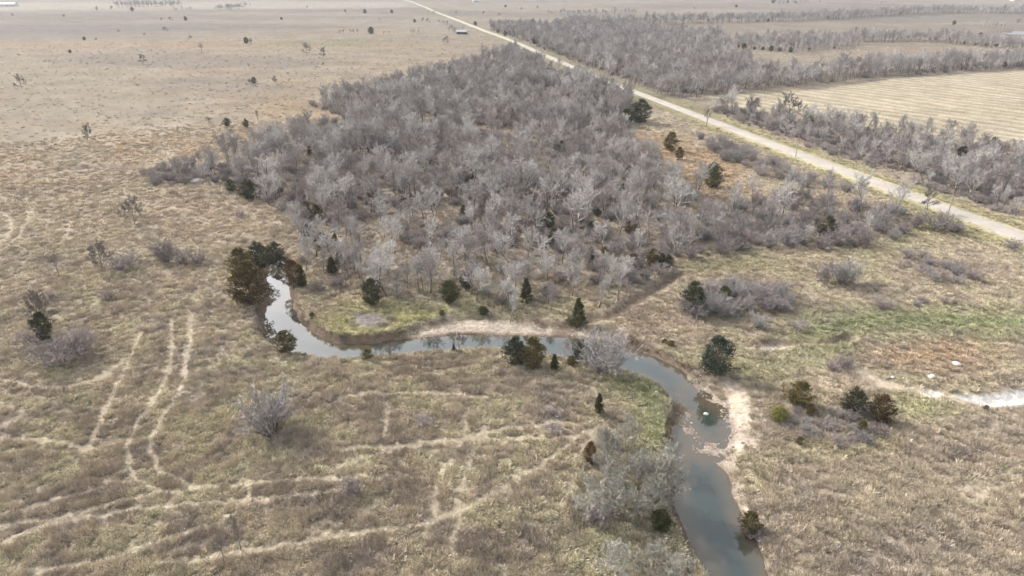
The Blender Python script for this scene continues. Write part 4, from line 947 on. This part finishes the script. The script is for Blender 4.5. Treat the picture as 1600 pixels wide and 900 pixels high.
for j, dz in enumerate((.2, -1.1)):
    G = Geo()
    for a, b in zip(tops[:-1], tops[1:]):
        t = np.linspace(0, 1, 25)[:, None]; p = a + (b - a) * t; p[:, 2] += dz - (4 * t * (1 - t) * .7)[:, 0]; G.tube(p, np.full(25, .018), 4)
    link('power_wire', G.mesh('power_wire', m_wire), label=['upper power wire running from pole to pole along the road', 'lower power wire running below the upper one along the road'][j], category='wire', group='wires of the power line')
rx, ry, nx, ny = road_s; a, b = topx(rx, ry); sel = np.where((a > 1330) & (a < 1720))[0]
side = -1 if (topx(rx + nx * 8, ry + ny * 8)[1][sel[0]] > b[sel[0]]) else 1
fx, fy = rx + side * nx * 12.5, ry + side * ny * 12.5; sel = sel[::2]
x0, y0 = fx[sel[0]], fy[sel[0]]; o = thing('wire_fence', (x0, y0, float(hgt(x0, y0)[0])), 0, 1.0, 'post and wire fence on the far side of the gravel road at the right', 'fence'); zb = o.location.z
pm = Geo(); pm.tube(np.array([[0, 0, -.3], [0, 0, 1.35], [0, 0, 1.37]]), [.075, .07, .01], 7); pm = pm.mesh('post', m_pole)
pz = hgt(fx[sel], fy[sel])
for i, k in enumerate(sel):
    q = link('post', pm, o); q.location = (fx[k] - x0, fy[k] - y0, pz[i] - zb)
for dz in (.45, .8, 1.15):
    G = Geo(); G.tube(np.column_stack([fx[sel] - x0, fy[sel] - y0, pz - zb + dz]), np.full(len(sel), .012), 3); link('wire', G.mesh('wire', m_wire), o)

# ------------------------------------------------------------------ far farm buildings
m_wall = plain('white_boards', (.72, .70, .67)); m_dark = plain('dark_boards', (.10, .09, .085)); m_roof = plain('grey_roof', (.42, .41, .41)); m_wroof = plain('white_metal_roof', (.78, .78, .78)); m_glass = plain('window_glass', (.05, .06, .07), .15, .1)
def boxg(x0, x1, y0, y1, z0, z1):
    G = Geo(); v = [(x, y, z) for z in (z0, z1) for y in (y0, y1) for x in (x0, x1)]
    G.add(v, [[0, 2, 3], [0, 3, 1], [4, 5, 7], [4, 7, 6], [0, 1, 5], [0, 5, 4], [2, 6, 7], [2, 7, 3], [0, 4, 6], [0, 6, 2], [1, 3, 7], [1, 7, 5]]); return G
def farm(px_, py_, L, D, hw, hr, wall, roof, lab, rz=0.0, cat='building'):
    x, y = P(px_, py_); o = thing('farm_building', (x, y, float(hgt(x, y)[0]) - .3), rz, 1.0, lab, cat, 'far farm buildings')
    G = boxg(-L / 2, L / 2, -D / 2, D / 2, 0, hw); G.add([(-L / 2, -D / 2, hw), (-L / 2, D / 2, hw), (-L / 2, 0, hw + hr), (L / 2, -D / 2, hw), (L / 2, D / 2, hw), (L / 2, 0, hw + hr)], [[0, 2, 1], [3, 4, 5]]); link('wall', G.mesh('wall', wall, False), o)
    G = Geo(); e = .5
    for s in (-1, 1):
        v = [(-L / 2 - e, s * (D / 2 + e), hw - .25), (L / 2 + e, s * (D / 2 + e), hw - .25), (L / 2 + e, 0, hw + hr + .08), (-L / 2 - e, 0, hw + hr + .08)]; G.add(v + [(a, b, c + .18) for a, b, c in v], [[0, 1, 2], [0, 2, 3], [4, 6, 5], [4, 7, 6], [0, 4, 5], [0, 5, 1], [1, 5, 6], [1, 6, 2], [3, 7, 4], [3, 4, 0]])
    link('roof', G.mesh('roof', roof, False), o)
    link('door', boxg(-.8, .8, -D / 2 - .06, -D / 2 - .01, .3, 2.5).mesh('door', m_dark, False), o)
    for k in (-1, 1): link('window', boxg(k * L * .3 - .7, k * L * .3 + .7, -D / 2 - .05, -D / 2 - .01, 1.3, 2.5).mesh('window', m_glass, False), o)
farm(722, 53, 11, 7, 3.0, 1.6, m_dark, m_roof, 'dark low shed beside the gravel road in the distance', -.1, 'shed')
farm(744, 3, 16, 10, 4.5, 3, m_wall, m_wroof, 'white farmhouse at the top edge right of the vanishing road', .2, 'house')
farm(14, 9, 32, 14, 4.5, 3, m_wall, m_wroof, 'long white-roofed barn at the top left corner', 0, 'barn')
farm(1585, 2, 18, 12, 5, 3, m_wall, m_roof, 'pale farm building at the top right corner', .3, 'house')

# scattered shrubs and small trees over the far plain
for k, (bx, by, hp) in enumerate([(258, 50, 8), (132, 63, 5), (150, 64, 5), (298, 62, 6), (385, 68, 9), (392, 68, 8), (391, 133, 10), (397, 130, 9), (430, 131, 13), (327, 194, 12), (355, 197, 12), (152, 18, 7), (175, 16, 6), (207, 18, 6), (252, 31, 5), (266, 31, 6), (290, 31, 6), (100, 28, 5), (20, 26, 5), (570, 20, 6),
        (540, 20, 6), (480, 12, 4), (612, 20, 5), (660, 34, 6), (668, 36, 6), (648, 36, 5), (186, 50, 4), (226, 56, 4), (110, 83, 5), (30, 88, 4), (505, 102, 5), (440, 32, 4), (840, 14, 5), (815, 15, 4), (1208, 6, 6), (1085, 14, 4), (1590, 38, 8), (1490, 40, 6), (1280, 6, 4), (960, 14, 4), (1150, 12, 4), (755, 22, 5), (780, 24, 5), (790, 12, 4)]):
    x, y = P(bx, by); h = metres(hp, x, y) / math.cos(PITCH)
    if k % 3 == 1: plant(CROUND[k % 4], 'cedar_tree', x, y, h, 6.0, 'tiny dark cedar dotting the far open plain', 'cedar', 'small cedars on the far plain', 1.2, DK)
    else: plant(LONE[k % 3], 'bare_tree', x, y, h, 9.5, 'tiny bare tree dotting the far open plain', 'tree', 'small bare trees on the far plain', 1.1)
# dark cedars along the far hedge lines
for k, (bx, by, hp) in enumerate([(1152, 76, 8), (1165, 77, 9), (1178, 78, 8), (1192, 79, 10), (1206, 80, 10), (1222, 82, 10), (1238, 83, 9), (1262, 80, 9), (1262, 72, 8), (1268, 74, 6), (1300, 76, 7), (1336, 62, 8), (1352, 61, 9), (1362, 61, 8), (1452, 63, 5), (1466, 64, 6), (1480, 65, 6), (1495, 67, 6), (1510, 69, 7), (1525, 71, 7), (1542, 73, 7), (1558, 75, 7),
        (1250, 31, 5), (1290, 32, 7), (1310, 31, 5), (1200, 35, 6), (1180, 36, 5), (1140, 36, 5), (1110, 36, 6), (1230, 8, 7), (1245, 8, 7), (1405, 26, 6), (745, 40, 8), (788, 56, 8), (780, 53, 9), (1565, 107, 10), (1490, 62, 5), (1528, 62, 10), (835, 70, 12), (850, 72, 10)]):
    x, y = P(bx + R.uniform(-4, 4), by - R.uniform(0, 3)); plant(CROUND[k % 4], 'cedar_tree', x, y, metres(hp, x, y) / math.cos(PITCH) * R.uniform(.45, .95), 6.0, 'small dark cedar in the far hedge lines right of the road', 'cedar', 'cedars in the far hedge lines', 1.25, DK)

# ------------------------------------------------------------------ the hazy air
hm = bpy.data.materials.new('thin_haze'); hm.use_nodes = True; n, l = hm.node_tree.nodes, hm.node_tree.links; n.clear()
out = n.new('ShaderNodeOutputMaterial'); pv = n.new('ShaderNodeVolumePrincipled'); pv.inputs['Color'].default_value = (.84, .91, 1.0, 1); pv.inputs['Density'].default_value = .00011; pv.inputs['Anisotropy'].default_value = .0
l.new(pv.outputs[0], out.inputs['Volume'])
hb = boxg(-5200, 5200, -5200, 5200, -12, H + 4); link('haze', hb.mesh('haze', hm, False), kind='stuff', label='thin pale winter haze over the whole plain', category='haze')
